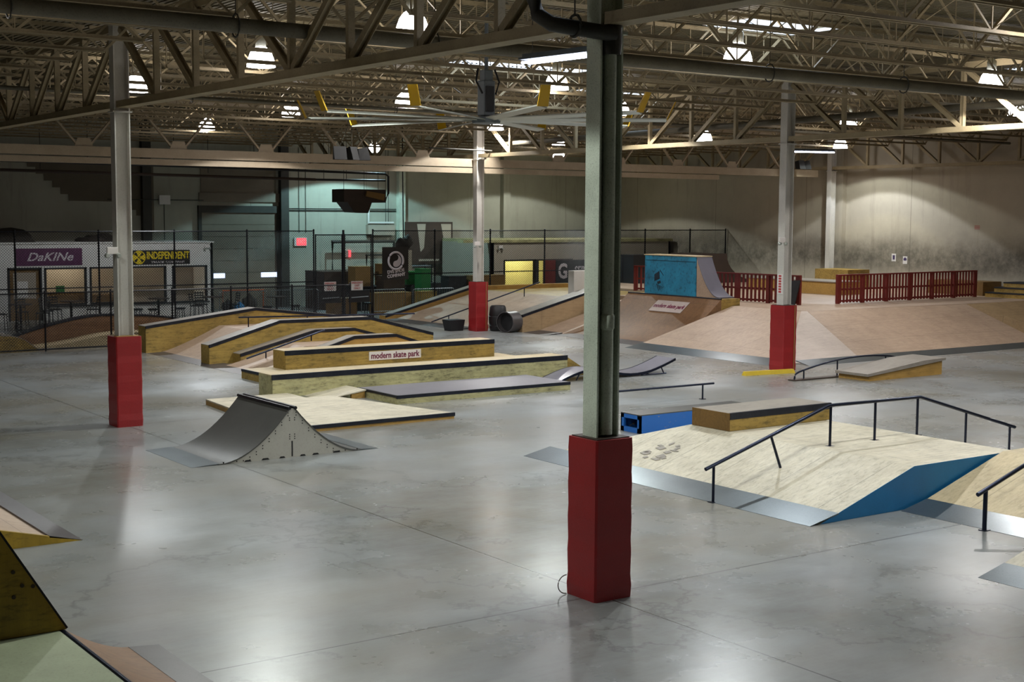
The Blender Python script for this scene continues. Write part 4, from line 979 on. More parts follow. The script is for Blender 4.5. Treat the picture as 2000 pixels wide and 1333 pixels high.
for i, x in enumerate((26.9, 28.15)):
    s = thing('exit_notice', ['left', 'right'][i]+' white emergency exit notice on the fence gate', 'sign', (x, YF-.08, 1.2))
    bm = BM(); box(bm, x-.27, x+.27, YF-.085, YF-.072, 1.22, 1.6); sb = obj('board', bm, 'paper', s)
    for k, w in enumerate(('EMERGENCY', 'EXIT', 'ONLY')): lettering('lettering', w, .115, (x, YF-.09, 1.53-.115*k), (1, 0, 0), (0, 0, 1), 'red_ink', sb, spread=.8 if k == 0 else 1)

# ------------------------------------------------------------------ rollers behind the low fence
t = thing('roller_hump', 'long brown wavy pump hump behind the low fence', 'skate ramp', (16, 47, 0))
P = smooth2([(12.4, .02), (13.1, .42), (15.2, .9), (16.2, .92), (18.2, .8), (20.5, .25), (21.3, .02)], 2)
bm = BM(); prof(bm, P+[(21.3, 0), (12.4, 0)], 'y', 46.4, 46.8); obj('body', bm, 'ply_brown', t)
bm = BM(); prof(bm, [(x, z+.03) for x, z in P]+[(x, z-.02) for x, z in P[::-1]], 'y', 46.36, 46.83); obj('edge_sheet', bm, 'edge_steel', t)
P = smooth2([(13.2, .02), (14.4, .12), (15.6, .36), (16.8, .4), (18, .3), (19.3, .02)], 2)
bm = BM(); prof(bm, P+[(19.3, 0), (13.2, 0)], 'y', 45.3, 46.36); lab(obj('front_roller', bm, 'ply', t), 'pale lower roller')
t = thing('near_hump', 'low yellow hump at the left edge, behind the low fence', 'skate ramp', (11.8, 45, 0))
P = smooth2([(9.2, .02), (10.4, .4), (11.7, .52), (12.6, .48), (13.15, .02)], 2)
bm = BM(); prof(bm, P+[(13.15, 0), (9.2, 0)], 'y', 44.6, 45.6); obj('body', bm, 'wood', t)
bm = BM(); prof(bm, [(x, z+.025) for x, z in P]+[(x, z) for x, z in P[::-1]], 'y', 44.6, 46.2); obj('top_sheet', bm, 'deck_top', t)

# ------------------------------------------------------------------ snack counter booth
YBt = 57.0
bx0, bx1, bz = 13.0, 24.4, 3.1
wins = [(15.75, 16.95, 0, 2.08, 'door'), (17.2, 18.78, .66, 2.06, 0), (19.05, 20.15, .66, 2.06, 0), (20.72, 22.2, .62, 2.06, 1), (22.6, 24.05, .6, 2.06, 2)]
t = thing('snack_booth', 'white flat roofed booth with dark framed windows and two banners', 'booth', (18.7, YBt, 0))
bm = BM(); xs = bx0
for (a, b, z0, z1, k) in wins:
    box(bm, xs, a, YBt, YBt+.12, 0, bz)
    if z0 > 0: box(bm, a, b, YBt, YBt+.12, 0, z0)
    box(bm, a, b, YBt, YBt+.12, z1, bz); xs = b
box(bm, xs, bx1, YBt, YBt+.12, 0, bz); box(bm, bx1-.12, bx1, YBt, YB, 0, bz); box(bm, bx0, bx0+.12, YBt, YB, 0, bz); obj('wall', bm, 'white_wall', t)
bm = BM(); box(bm, bx0-.05, bx1+.05, YBt-.06, YB, bz, bz+.06); obj('roof', bm, 'white_wall', t)
bm = BM(); box(bm, bx0+.12, bx1-.12, YBt+1.9, YBt+1.95, 0, bz); obj('inner_wall', bm, 'hut_wall', t)
for (a, b, z0, z1, k) in wins:
    bm = BM(); w = .07
    for (p, q, r, s) in ((a-w, a, z0, z1+w), (b, b+w, z0, z1+w), (a-w, b+w, z1, z1+w)) + (((a-w, b+w, z0-w, z0),) if z0 else ()): box(bm, p, q, YBt-.04, YBt+.1, r, s)
    if k == 'door':
        obj('door_frame', bm, 'black', t)
        bm = BM(); box(bm, a, b, YBt+.05, YBt+.09, .02, z1); d_ = obj('door', bm, 'wood_dark', t)
        bm = BM(); box(bm, a+.15, b-.15, YBt+.04, YBt+.05, .9, 1.95); obj('door_pane', bm, 'hut_wall', d_)
        for z in (1.3, .95): bm = BM(); box(bm, a+.3, a+.72, YBt+.03, YBt+.04, z, z+.3); obj('paper_notice', bm, 'paper', d_)
    else:
        f = obj('window_frame', bm, 'black', t)
        bm = BM(); box(bm, a, b, YBt+.05, YBt+.06, z0, z1); obj('pane', bm, 'glass', f)
bm = BM(); box(bm, 17.2, 24.2, YBt-.1, YBt-.02, .53, .58); obj('counter_shelf', bm, 'black', t)
# things seen through the windows
t = thing('booth_counter', 'low counter inside the booth behind the windows', 'counter', (19, 58, 0))
bm = BM(); box(bm, 17.0, 20.4, 57.5, 58.2, 0, .95); obj('body', bm, 'wood_dark', t)
t = thing('merchandise_rack', 'pale stack of small goods behind the second booth window', 'display rack', (18.1, 57.5, .95))
bm = BM()
for k in range(14): cbox(bm, (17.55+.22*(k % 7), 57.6+.1*(k//7), 1.0+.02*(k % 3)), (.16, .08, .12))
obj('goods', bm, 'cardboard', t)
t = thing('pos_sign', 'green open notice hanging in the second booth window', 'sign', (17.9, YBt+.15, 1.25))
bm = BM(); box(bm, 17.62, 17.98, YBt+.14, YBt+.15, 1.12, 1.38); obj('board', bm, 'green_plastic', t)
# banners
t = thing('purple_banner', 'purple speckled banner with silver lettering on the white booth', 'banner', (17.35, YBt, 2.2))
bm = BM(); box(bm, 16.02, 18.68, YBt-.02, YBt-.005, 2.22, 2.92); bb = obj('sheet', bm, 'banner_purple', t)
lettering('lettering', 'DaKINe', .47, (17.35, YBt-.024, 2.56), (1, 0, 0), (0, 0, 1), 'banner_ink', bb, spread=1.18, shear=.35, bold=.008)
t = thing('yellow_lettered_banner', 'black banner with a round yellow cross emblem and yellow lettering', 'banner', (22, YBt, 2.2))
bm = BM(); box(bm, 20.74, 23.34, YBt-.02, YBt-.005, 2.2, 2.8); bb = obj('sheet', bm, 'banner_black', t)
lettering('lettering', 'INDEPENDENT', .43, (22.36, YBt-.024, 2.565), (1, 0, 0), (0, 0, 1), 'yellow_ink', bb, spread=.66, bold=.012)
lettering('lettering', 'TRUCK COMPANY', .12, (22.36, YBt-.024, 2.29), (1, 0, 0), (0, 0, 1), 'banner_ink', bb, spread=1.5, bold=.002)
bm = BM(); cx, cz = 21.08, 2.5
tube(bm, [(cx+.27*math.cos(a), YBt-.028, cz+.27*math.sin(a)) for a in [2*PI*k/28 for k in range(28)]], .022, 5, closed=True)
for k in range(4):
    a = PI/2*k; f = lambda r, w: (cx+r*math.cos(a)-w*math.sin(a), cz+r*math.sin(a)+w*math.cos(a))
    prof(bm, [f(.03, -.03), f(.24, -.13), f(.26, 0), f(.24, .13), f(.03, .03)], 'y', YBt-.034, YBt-.022)
obj('emblem', bm, 'yellow_ink', bb)
# rubbish on the booth roof
for i, (x, w, h, l) in enumerate(((15.7, 1.6, .5, 'dark tarpaulin heap on the left of the booth roof'), (19.9, 1.0, .3, 'small dark heap on the booth roof behind the left column'))):
    bm = BM(); bmesh.ops.create_icosphere(bm, subdivisions=3, radius=1)
    for v in bm.verts:
        f = 1+.25*math.sin(v.co.x*5+i)*math.cos(v.co.y*4)+.12*math.sin(v.co.x*13)
        v.co = Vector((x+v.co.x*w*f, 58.2+v.co.y*.6, bz+.06+max(0, v.co.z)*h*f))
    tag(obj('tarp_heap', bm, 'cloth'), l, 'tarpaulin')

# tables and chairs before the booth
def chair(x, y, rot, h=.62, sh=1.0):
    t = thing('bar_chair', '', 'chair', (x, y, 0), 'tall black chairs at the tables')
    bm = BM(); cbox(bm, (x, y, h), (.4, .4, .04)); obj('seat', bm, 'black', t)
    for sx in (-1, 1):
        for sy in (-1, 1):
            bm = BM(); tube(bm, [(x+sx*.17, y+sy*.17, h-.02), (x+sx*.2, y+sy*.2, 0)], .016, 6); obj('leg', bm, 'black_steel', t)
    bm = BM()
    for sx in (-1, 1): tube(bm, [(x+sx*.18, y+.18, h), (x+sx*.18, y+.24, h+.48)], .016, 6)
    for k in range(4): box(bm, x-.18, x+.18, y+.19+.012*k, y+.21+.012*k, h+.14+.1*k, h+.19+.1*k)
    obj('backrest', bm, 'black_steel', t); t.rotation_euler = (0, 0, rot); return t
def table(x, y, h=.98, r=.42):
    t = thing('pub_table', '', 'table', (x, y, 0), 'tall pedestal tables')
    bm = BM(); lathe(bm, [(r, h-.035), (r, h)], (x, y, 0), 24); obj('tabletop', bm, 'dark_brown', t)
    bm = BM(); tube(bm, [(x, y, .03), (x, y, h-.03)], .05, 10); obj('pedestal', bm, 'black_steel', t)
    bm = BM(); lathe(bm, [(.27, 0), (.26, .03), (.06, .05)], (x, y, 0), 16); obj('base', bm, 'black_steel', t); return t
def stool(x, y, h=.62):
    t = thing('bar_stool', '', 'stool', (x, y, 0), 'black backless stools')
    bm = BM(); lathe(bm, [(.17, h-.07), (.2, h-.05), (.2, h-.01), (.17, h)], (x, y, 0), 16); obj('seat', bm, 'black', t)
    for a in range(4):
        c, s = math.cos(PI/4+a*PI/2), math.sin(PI/4+a*PI/2); bm = BM(); tube(bm, [(x+c*.13, y+s*.13, h-.06), (x+c*.19, y+s*.19, 0)], .015, 6); obj('leg', bm, 'black_steel', t)
    return t
TY = 53.6
tb = table(17.1, TY); tb['label'] = 'pedestal table below the window left of the left column'
dup(tb, (14.9, 52.6, 0), 'pedestal table before the booth door'); dup(tb, (20.6, TY, 0), 'pedestal table below the yellow lettered banner'); dup(tb, (22.9, TY, 0), 'pedestal table at the right end of the booth'); dup(tb, (25.2, 52.4, 0), 'pedestal table before the steel barricades')
ch = chair(16.15, TY, PI/2); ch['label'] = 'tall black chair left of the table under the second booth window'
for (x, y, r, l) in ((16.7, 54.3, .1, 'tall black chair behind the table under the second booth window'), (17.95, TY, -PI/2, 'tall black chair right of the table under the second booth window'), (14.2, 52.7, PI/2, 'tall black chair at the left edge before the booth door'), (15.2, 53.5, 0, 'tall black chair behind the table at the booth door'), (15.7, 52.6, -PI/2, 'tall black chair right of the table at the booth door'), (22.2, TY, PI/2, 'tall black chair left of the table at the right booth end'), (22.7, 54.3, 0, 'tall black chair behind the table at the right booth end'), (23.8, TY, -PI/2, 'tall black chair right of the table at the right booth end')):
    dup(ch, (x, y, 0), l, rotz=r)
so = stool(19.6, 53.2); so['label'] = 'black stool just right of the left column'
for (x, y, l) in ((20.1, 52.9, 'black stool below the yellow lettered banner, left one'), (21.25, 52.9, 'black stool below the yellow lettered banner, right one'), (24.6, 52.0, 'black stool before the barricades, left of its table'), (25.9, 52.1, 'black stool before the barricades, right of its table'), (29.3, 52.0, 'black stool right of the fence gate')):
    dup(so, (x, y, 0), l)
# steel crowd barricades
def barricade(x0, x1, y, label):
    t = thing('crowd_barrier', label, 'barrier', ((x0+x1)/2, y, 0), 'steel crowd barriers')
    bm = BM(); r = .1
    P = [(x0, y, .15), (x0, y, 1.0)]+[(x0+r-r*math.cos(a), y, 1.0+r*math.sin(a)) for a in (PI/6, PI/3, PI/2)]+[(x1-r, y, 1.1)]+[(x1-r+r*math.sin(a), y, 1.0+r*math.cos(a)) for a in (PI/6, PI/3, PI/2)]+[(x1, y, .15), (x0, y, .15)]
    tube(bm, P, .02, 6); obj('frame', bm, 'galv', t)
    n = 17
    for k in range(1, n):
        x = x0+(x1-x0)*k/n; bm = BM(); tube(bm, [(x, y, .15), (x, y, 1.1)], .008, 5); obj('picket', bm, 'galv', t)
    for x in (x0+.3, x1-.3):
        bm = BM(); tube(bm, [(x, y-.28, 0), (x, y, .15), (x, y+.28, 0)], .018, 6); obj('foot', bm, 'galv', t)
barricade(23.6, 25.75, 54.5, 'steel crowd barrier left of the bare gap, right of the booth')
barricade(25.95, 28.2, 54.5, 'steel crowd barrier behind the fence gate')
barricade(29.4, 31.6, 52.8, 'steel crowd barrier right of the fence gate')
barricade(31.75, 33.9, 52.4, 'steel crowd barrier behind the far left sloping ledge')

# ------------------------------------------------------------------ back wall: doors, pilasters, fittings
yb = YB-.02
def rollup(n, x0, x1, z1, panes):
    bm = BM()
    k = 0; z = 0
    while z < z1-.01:
        h = min(.55, z1-z); box(bm, x0, x1, YB-.06, YB-.01, z+.015, z+h); k += 1; z += h
    d = struct('door_%d' % n, bm, 'rollup')
    bm = BM()
    for a, b in ((x0-.16, x0), (x1, x1+.16)): box(bm, a, b, YB-.12, YB, 0, z1+.3)
    box(bm, x0-.16, x1+.16, YB-.14, YB, z1, z1+.32); obj('door_frame', bm, 'dark_pipe', d)
    for a, b in panes: bm = BM(); box(bm, a, b, YB-.075, YB-.062, 1.42, 1.64); obj('door_window', bm, 'door_pane', d)
rollup(1, 25.0, 28.7, 4.4, [(25.55, 26.1), (27.9, 28.8-.05)])
bm = BM(); box(bm, 24.9, 28.9, YB-.1, YB, 4.9, 5.3); box(bm, 25.0, 28.7, YB-.05, YB, 5.3, 6.9); struct('trim_2', bm, 'rollup')
for i, (x, w, m) in enumerate(((29.05, .4, 'dark_pipe'), (35.4, .35, 'column'), (41.7, .45, 'wall_back'), (22.4, .4, 'dark_pipe'))):
    bm = BM(); box(bm, x-w/2, x+w/2, YB-.3, YB, 0, 8.4); struct('trim_%d' % (3+i), bm, m)
# stepped masonry patch painted dark
bm = BM(); P = [(17.0, 6.75)]
for k in range(7): P += [(17.0+.34*k, 6.55-.28*k), (17.34+.34*k, 6.55-.28*k)]
P += [(21.6, 4.85), (21.6, 6.75)]
prof(bm, P, 'y', YB-.03, YB+.02); struct('trim_7', bm, 'patch')
bm = BM(); P = [(21.6, 4.85)]
for k in range(6): P += [(21.6+.2*k, 4.75-.25*k), (21.8+.2*k, 4.75-.25*k)]
P += [(22.8, 6.75), (21.6, 6.75)]
prof(bm, P, 'y', YB-.03, YB+.02); struct('trim_8', bm, 'patch')
t = thing('exit_sign', 'lit red exit sign on the teal back wall', 'sign', (29.9, YB-.05, 3.0))
bm = BM(); box(bm, 29.62, 30.28, YB-.07, YB-.0, 2.85, 3.25); bb = obj('case', bm, 'sign_white', t)
bm = BM(); box(bm, 29.74, 30.24, YB-.078, YB-.071, 2.88, 3.22); obj('panel', bm, 'exit_red', bb)
lettering('lettering', 'EXIT', .28, (29.99, YB-.083, 3.05), (1, 0, 0), (0, 0, 1), 'sign_white', bb, spread=.72)
t = thing('alarm_light', 'small red alarm light behind the fence gate', 'alarm light', (32.1, YB-.1, 2.4))
bm = BM(); box(bm, 32.5, 32.62, YB-.1, YB, 2.3, 2.62); obj('lens', bm, 'exit_red', t)
bm = BM(); box(bm, 32.3, 32.5, YB-.08, YB, 2.3, 2.6); obj('case', bm, 'sign_white', t)
# white conduit, boxes on the teal wall
t = thing('bent_conduit', 'white angled conduit on the teal back wall, under the hanging heater', 'conduit', (34, YB-.1, 4))
bm = BM(); tube(bm, [(33.6, YB-.1, 4.9), (33.6, YB-.1, 3.95), (35.0, YB-.1, 3.95)], .06, 6); obj('run', bm, 'paper', t)
bm = BM(); box(bm, 33.5, 35.0, YB-.25, YB-.02, 3.35, 3.85); lab(obj('meter_box', bm, 'hut_wall', t), 'dusty meter box')
t = thing('cable_bundle', 'pair of thin cables running along the teal back wall', 'cable', (32, YB-.05, 4.6))
bm = BM()
for z in (4.62, 4.5, 4.55): tube(bm, [(29.3, YB-.03, z), (35.2, YB-.03, z)], .012, 5)
for x in (29.9, 30.25, 34.6, 34.75): tube(bm, [(x, YB-.03, 7.5), (x, YB-.03, 3.5)], .012, 5)
obj('cable', bm, 'black', t)
# hanging pipes
def hpipe(pts, r, m, label, hx):
    t = thing('hanging_pipe', label, 'pipe', pts[0])
    bm = BM(); tube(bm, pts, r, 8); obj('run', bm, m, t, smooth=True)
    for x in hx: bm = BM(); tube(bm, [(x, pts[0][1], pts[0][2]), (x, pts[0][1], ZD)], .012, 5); obj('hanger', bm, 'black', t)
hpipe([(8, 54, 6.35), (24, 54, 6.25), (31.3, 54, 6.15), (31.45, 54, 6.05), (31.45, 54, 5.3), (31.3, 54, 5.0), (31.0, 54, 4.95)], .05, 'black', 'upper black pipe hanging under the far beam, ending at the heater', (14.5, 18, 21.5, 25, 28.5))
hpipe([(8, 54.1, 6.02), (27.9, 54.1, 5.84)], .06, 'dark_brown', 'rusty red pipe hanging below the black pipe on the left', (12, 16.2, 19.6, 23))
hpipe([(27.9, 54.1, 5.84), (31.35, 54.1, 5.86)], .045, 'black', 'lower black pipe above the hanging heater', (28.3, 29.4))
t = thing('unit_heater', 'rusty brown heater box hanging from rods before the teal wall', 'heater', (30.2, 54, 4.9))
bm = BM(); box(bm, 28.95, 31.05, 53.5, 54.6, 4.88, 5.45); obj('casing', bm, 'dark_brown', t, bevel=.02)
bm = BM(); hexa(bm, [(29.5, 53.6, 4.45), (30.2, 53.6, 4.42), (30.2, 54.5, 4.42), (29.5, 54.5, 4.45)], [(29.15, 53.52, 4.88), (30.35, 53.52, 4.88), (30.35, 54.55, 4.88), (29.15, 54.55, 4.88)]); obj('outlet_hood', bm, 'dark_brown', t)
bm = BM(); hexa(bm, [(30.0, 53.42, 5.15), (30.9, 53.42, 4.97), (30.9, 53.5, 4.97), (30.0, 53.5, 5.15)], [(30.05, 53.42, 5.38), (30.95, 53.42, 5.25), (30.95, 53.5, 5.25), (30.05, 53.5, 5.38)]); lab(obj('access_panel', bm, 'cardboard', t), 'tilted tan access panel')
bm = BM()
for x in (29.0, 30.0, 30.7): tube(bm, [(x, 53.6, 5.45), (x, 53.6, ZD)], .01, 5)
obj('hanger_rod', bm, 'black', t)
# hanging speakers
def speakers(x, y, z, label, n=3):  # cabinets hang face down, tops catching light
    t = thing('speaker_cluster', label, 'loudspeaker', (x, y, z))
    for k in range(n):
        a = math.radians((-38, 0, 38)[k] if n == 3 else (-25, 30)[k]); cx = x+.42*(k-(n-1)/2)
        bm = BM(); hexa(bm, [(-.19, -.17, 0), (.19, -.17, 0), (.14, .15, .0), (-.14, .15, 0)], [(-.19, -.06, .38), (.19, -.06, .38), (.12, .2, .33), (-.12, .2, .33)])
        bmesh.ops.rotate(bm, verts=bm.verts, cent=(0, 0, 0), matrix=Matrix.Rotation(a+.5, 3, 'Z')); bmesh.ops.translate(bm, verts=bm.verts, vec=(cx, y, z))
        o = obj('cabinet', bm, 'concrete_dark', t)
        bm = BM(); tube(bm, [(cx, y, z+.33), (x+(cx-x)*.3, y, z+.95), (x+(cx-x)*.3, y, ZD-.05)], .008, 4); obj('cable', bm, 'dark_pipe', t)
speakers(19.75, 36, 5.95, 'three black loudspeakers hanging under the ceiling fan, before the tan beam')
speakers(46.0, 42.9, 6.45, 'two loudspeakers hanging near the corner, right of the right white column', 2)
# emergency twin lights
def elight(x, y, z, label):
    t = thing('emergency_light', label, 'emergency light', (x, y, z))
    bm = BM(); cbox(bm, (x, y, z), (.22, .08, .14)); obj('case', bm, 'sign_white', t, bevel=.01)
    for s in (-1, 1):
        bm = BM(); lathe(bm, [(.035, -.03), (.055, .02), (.05, .05)], (x+s*.12, y-.06, z-.1), 12, 'y'); obj('lamp_head', bm, 'aluminium', t, smooth=True)
elight(9.72, 27.78, 3.62, 'twin emergency light on the left column')
elight(29.0, 27.8, 3.72, 'twin emergency light on the right white column')
elight(29.1, 43.4, 3.3, 'twin emergency light on the far white column')
elight(24.1, 56.93, 2.95, 'twin emergency light at the right end of the white booth')
elight(38.05, 54.74, 2.85, 'twin emergency light on the tan hut wall')
t = thing('extinguisher_sign', 'small red vertical sign on the right white column', 'sign', (29.14, 27.95, 2.2))
bm = BM(); box(bm, 29.125, 29.137, 27.85, 28.05, 2.18, 2.75); obj('board', bm, 'paper', t)
bm = BM(); [box(bm, 29.12, 29.125, 27.9, 28.0, 2.22+.075*k, 2.27+.075*k) for k in range(7)]; obj('print', bm, 'red_ink', t)

# ------------------------------------------------------------------ hut at the far right behind the fence
YH = 54.8
t = thing('tan_hut', 'tan walled hut with a lit yellow window behind the tall fence', 'hut', (43, YH, 0))
hx0, hx1, hz = 37.6, 48.9, 3.05
hw = [(38.35, 40.1, .7, 2.15), (40.35, 42.3, .9, 2.15)]
bm = BM(); xs = hx0
for a, b, z0, z1 in hw: box(bm, xs, a, YH, YH+.12, 0, hz); box(bm, a, b, YH, YH+.12, 0, z0); box(bm, a, b, YH, YH+.12, z1, hz); xs = b
box(bm, xs, hx1, YH, YH+.12, 0, hz); box(bm, hx0, hx0+.12, YH, 59.2, 0, hz); box(bm, hx1-.12, hx1, YH, 59.2, 0, hz); obj('wall', bm, 'hut_wall', t)
bm = BM(); box(bm, 35.9, hx0, YH-.1, YH+.4, hz, hz+.14); box(bm, hx0, hx1+.1, YH-.1, 59.2, hz, hz+.14); obj('roof', bm, 'wood_pale', t)
bm = BM(); box(bm, hx0+.12, hx1-.12, YH+2.4, YH+2.45, 0, hz); obj('inner_wall', bm, 'room_yellow', t)
for a, b, z0, z1 in hw:
    bm = BM(); w = .07
    for (p, q, r, s) in ((a-w, a, z0-w, z1+w), (b, b+w*2, z0-w, z1+w), (a-w, b+w, z1, z1+w), (a-w, b+w, z0-w, z0)): box(bm, p, q, YH-.04, YH+.1, r, s)
    f = obj('window_frame', bm, 'black', t); bm = BM(); box(bm, a, b, YH+.05, YH+.06, z0, z1); obj('pane', bm, 'glass', f)
for nm, x, y, z, e, c in (('hut_ceiling_light', 40.5, YH+1.2, 2.9, 200, (1, .93, .6)), ('booth_ceiling_light', 18.4, YBt+.9, 2.9, 70, (1, .9, .7)), ('booth_ceiling_light', 22, YBt+1.4, 2.9, 14, (1, .9, .7))):
    ld = bpy.data.lights.new(nm, 'POINT'); ld.energy = e; ld.color = c; ld.shadow_soft_size = .15
    lo = bpy.data.objects.new(nm, ld); COL.objects.link(lo); lo.location = (x, y, z)
# banner on the red panel and dark box
t = thing('lettered_hoarding', 'dark red panel with a white lettered banner, left of the nearest column', 'banner', (41.2, 51.6, ZDk))
bm = BM(); box(bm, 38.3, 43.2, 51.55, 51.65, 1.05, 2.3); obj('panel', bm, 'red_wood', t)
bm = BM(); box(bm, 38.3, 43.2, 51.6, 51.7, 0, 1.05); obj('lower_board', bm, 'wood_orange', t)
bm = BM(); box(bm, 38.95, 43.2, 51.52, 51.55, 1.05, 2.3); bb = obj('banner_sheet', bm, 'black', t)
lettering('lettering', 'G', .95, (39.35, 51.515, 1.75), (1, 0, 0), (0, 0, 1), 'banner_ink', bb, spread=.8, bold=.03)
lettering('lettering', 'SERIES', .5, (40.6, 51.515, 1.8), (1, 0, 0), (0, 0, 1), 'banner_ink', bb, spread=.8, bold=.01)
t = thing('white_box', 'pale green electrical box beside the nearest column, before the lettered panel', 'box', (34.95, 43.8, 1.12))
bm = BM(); box(bm, 33.95, 35.2, 43.72, 44.1, 1.12, 2.18); obj('box', bm, 'column_white', t, bevel=.02)
t = thing('black_cabinet', 'black storage box between the red picket fences, left of the blue quarter', 'cabinet', (43, 50, ZDk))
bm = BM(); box(bm, 42.0, 44.4, 49.6, 50.6, ZDk, 2.55); obj('body', bm, 'black', t)
t = thing('dark_ramp', 'dark brown curved ramp below the fence end at the right wall', 'skate ramp', (48, 49, ZDk))
P = [(46.6+2.5*i/8, 2.55-1.2*(i/8)**.5) for i in range(9)]
bm = BM(); prof(bm, [(45.0, ZDk), (45.0, 2.6), (46.6, 2.6)]+[(46.6+2.2*(1-math.cos(i/8*PI/2))*.9, 2.6-1.3*math.sin(i/8*PI/2)) for i in range(1, 9)]+[(48.7, ZDk)], 'y', 48.2, 50.4); obj('body', bm, 'dark_brown', t)

# ------------------------------------------------------------------ clutter behind the fence, middle
t = thing('round_logo_banner', 'black banner with a round yin yang crest hanging on the fence', 'banner', (31.0, YF-.1, 1.7))
bm = BM(); box(bm, 29.35, 30.62, YF-.1, YF-.08, 1.62, 3.0); bb = obj('sheet', bm, 'banner_black', t)
cx, cz = 30.0, 2.42
bm = BM(); tube(bm, [(cx+.36*math.cos(a), YF-.105, cz+.36*math.sin(a)) for a in [2*PI*k/28 for k in range(28)]], .05, 5, closed=True)
pts = [(cx+.27*math.cos(a), cz+.27*math.sin(a)) for a in [-PI/2+PI*k/10 for k in range(11)]]+[(cx+.135*math.cos(a), cz+.135+.135*math.sin(a)) for a in [PI/2-PI*k/6 for k in range(1, 6)]]+[(cx-.135*math.cos(a), cz-.135+.135*math.sin(a)) for a in [PI/2-PI*k/6 for k in range(0, 7)]]
prof(bm, pts, 'y', YF-.112, YF-.1); obj('crest', bm, 'banner_ink', bb)
lettering('lettering', 'DVS SHOE', .19, (30.0, YF-.105, 1.98), (1, 0, .12), (-.12, 0, 1), 'banner_ink', bb, spread=.95, bold=.008)
lettering('lettering', 'COMPANY', .19, (30.02, YF-.105, 1.8), (1, 0, .12), (-.12, 0, 1), 'banner_ink', bb, spread=.95, bold=.008)
t = thing('photo_banner', 'large dim photo banner on the back wall right of the crest banner', 'banner', (34.8, 57, 2))
bm = BM(); box(bm, 35.5, 38.3, YB-.36, YB-.34, 1.9, 4.0); bb = obj('sheet', bm, 'dark_brown', t)
bm = BM(); prof(bm, [(36.2, 3.9), (36.7, 3.9), (36.6, 2.7), (36.4, 2.5)], 'y', YB-.375, YB-.36); prof(bm, [(37.6, 3.9), (38.2, 3.9), (38.2, 2.9), (37.8, 2.9)], 'y', YB-.375, YB-.36); box(bm, 36.3, 37.5, YB-.375, YB-.36, 2.05, 2.15); obj('print', bm, 'hut_wall', bb)
bm = BM(); box(bm, 37.7, 38.1, YB-.376, YB-.36, 2.0, 2.25); obj('red_print', bm, 'red_ink', bb)
t = thing('pillar_poster', 'pale poster between the crest banner and the photo banner', 'poster', (33.5, 56, 2))
bm = BM(); box(bm, 32.9, 34.0, 56.2, 56.24, 1.7, 2.7); obj('sheet', bm, 'hut_wall', t)
bm = BM(); bmesh.ops.create_icosphere(bm, subdivisions=3, radius=1)
for v in bm.verts: v.co = Vector((31.2+v.co.x*.42+.1*v.co.z, 52.2+v.co.y*.25, 3.12+v.co.z*.3*(1.1+.3*math.sin(v.co.x*5))))
t = thing('hanging_spotlight', 'dark shrouded spotlight hanging on a rod above the crest banner', 'spotlight', (31.1, 52.2, 2.9)); obj('hood', bm, 'cloth', t)
bm = BM(); tube(bm, [(31.15, 52.2, 3.3), (31.1, 52.2, ZD)], .025, 6); obj('rod', bm, 'black', t)
def crate(name, label, x0, x1, y0, y1, z0, z1, m, cat='box'):
    t = thing(name, label, cat, ((x0+x1)/2, (y0+y1)/2, z0)); bm = BM(); box(bm, x0, x1, y0, y1, z0, z1-.02); obj('body', bm, m, t, bevel=.008)
    bm = BM(); box(bm, x0-.01, x1+.01, y0-.01, y1+.01, z1-.02, z1); obj('lid', bm, m, t); return t
crate('brown_bin', 'long brown wooden bin below the exit sign', 29.6, 32.0, 56.6, 58.5, 0, 1.75, 'dark_brown')
crate('carton', 'tall tan carton left of the gate post', 30.6, 31.5, 55.5, 56.2, 1.1, 2.0, 'cardboard')
crate('carton', 'tan carton right of the gate post', 32.0, 32.6, 55.5, 56.2, 1.1, 2.1, 'cardboard')
crate('work_bench', 'dark work bench behind the fence gate', 30.4, 33.4, 55.3, 56.5, 0, 1.1, 'black', 'workbench')
crate('plywood_chest', 'plywood chest under the right gate leaf', 28.2, 29.3, 53, 53.8, 0, .75, 'wood_dark')
crate('brown_cabinet', 'brown cabinet below the crest banner', 31.5, 32.6, 54.5, 55.2, 0, 1.6, 'dark_brown', 'cabinet')
crate('wicker_chest', 'tan chest behind the barrier right of the gate', 30.6, 32.4, 53.6, 54.3, 0, .9, 'cardboard')
crate('green_bin', 'dark green bin behind the crest banner', 33.0, 33.7, 55, 55.7, 1.15, 1.75, 'green_plastic', 'bin')
crate('green_locker', 'bright green locker at the fence post left of the far column', 33.3, 33.8, 54.2, 54.8, 0, 1.9, 'green_plastic', 'cabinet')
crate('tool_cart', 'dark tool cart behind the far left sloping ledge', 33.5, 35.3, 55.7, 56.4, 0, 1.15, 'black', 'cart')
crate('plywood_case', 'yellow plywood case behind the fence post, left of the far column', 32.5, 33.3, 52.9, 53.5, 0, .95, 'wood', 'case')
crate('dark_crate', 'black crate left of the far column behind the fence', 33.95, 34.9, 52.9, 53.6, 0, 1.6, 'black', 'crate')
crate('slatted_counter', 'dark slatted wooden counter behind the far column', 35.0, 36.85, 52.6, 53.2, 0, 1.62, 'wood_dark', 'counter')
crate('grey_bin', 'grey wheeled bin under the hut window', 40.5, 41.6, 53.2, 54, 0, 1.6, 'grey_box', 'bin')
t = thing('equipment_rack', 'dark steel rack of machinery behind the tall fence', 'rack', (34.4, 57, 0))
bm = BM()
for x in (33.4, 35.4):
    for y in (56.7, 57.3): tube(bm, [(x, y, 0), (x, y, 2.0)], .03, 6)
obj('frame', bm, 'black_steel', t)
for z in (.6, 1.25, 1.9): bm = BM(); box(bm, 33.4, 35.4, 56.7, 57.3, z, z+.04); obj('shelf', bm, 'grey_box', t)
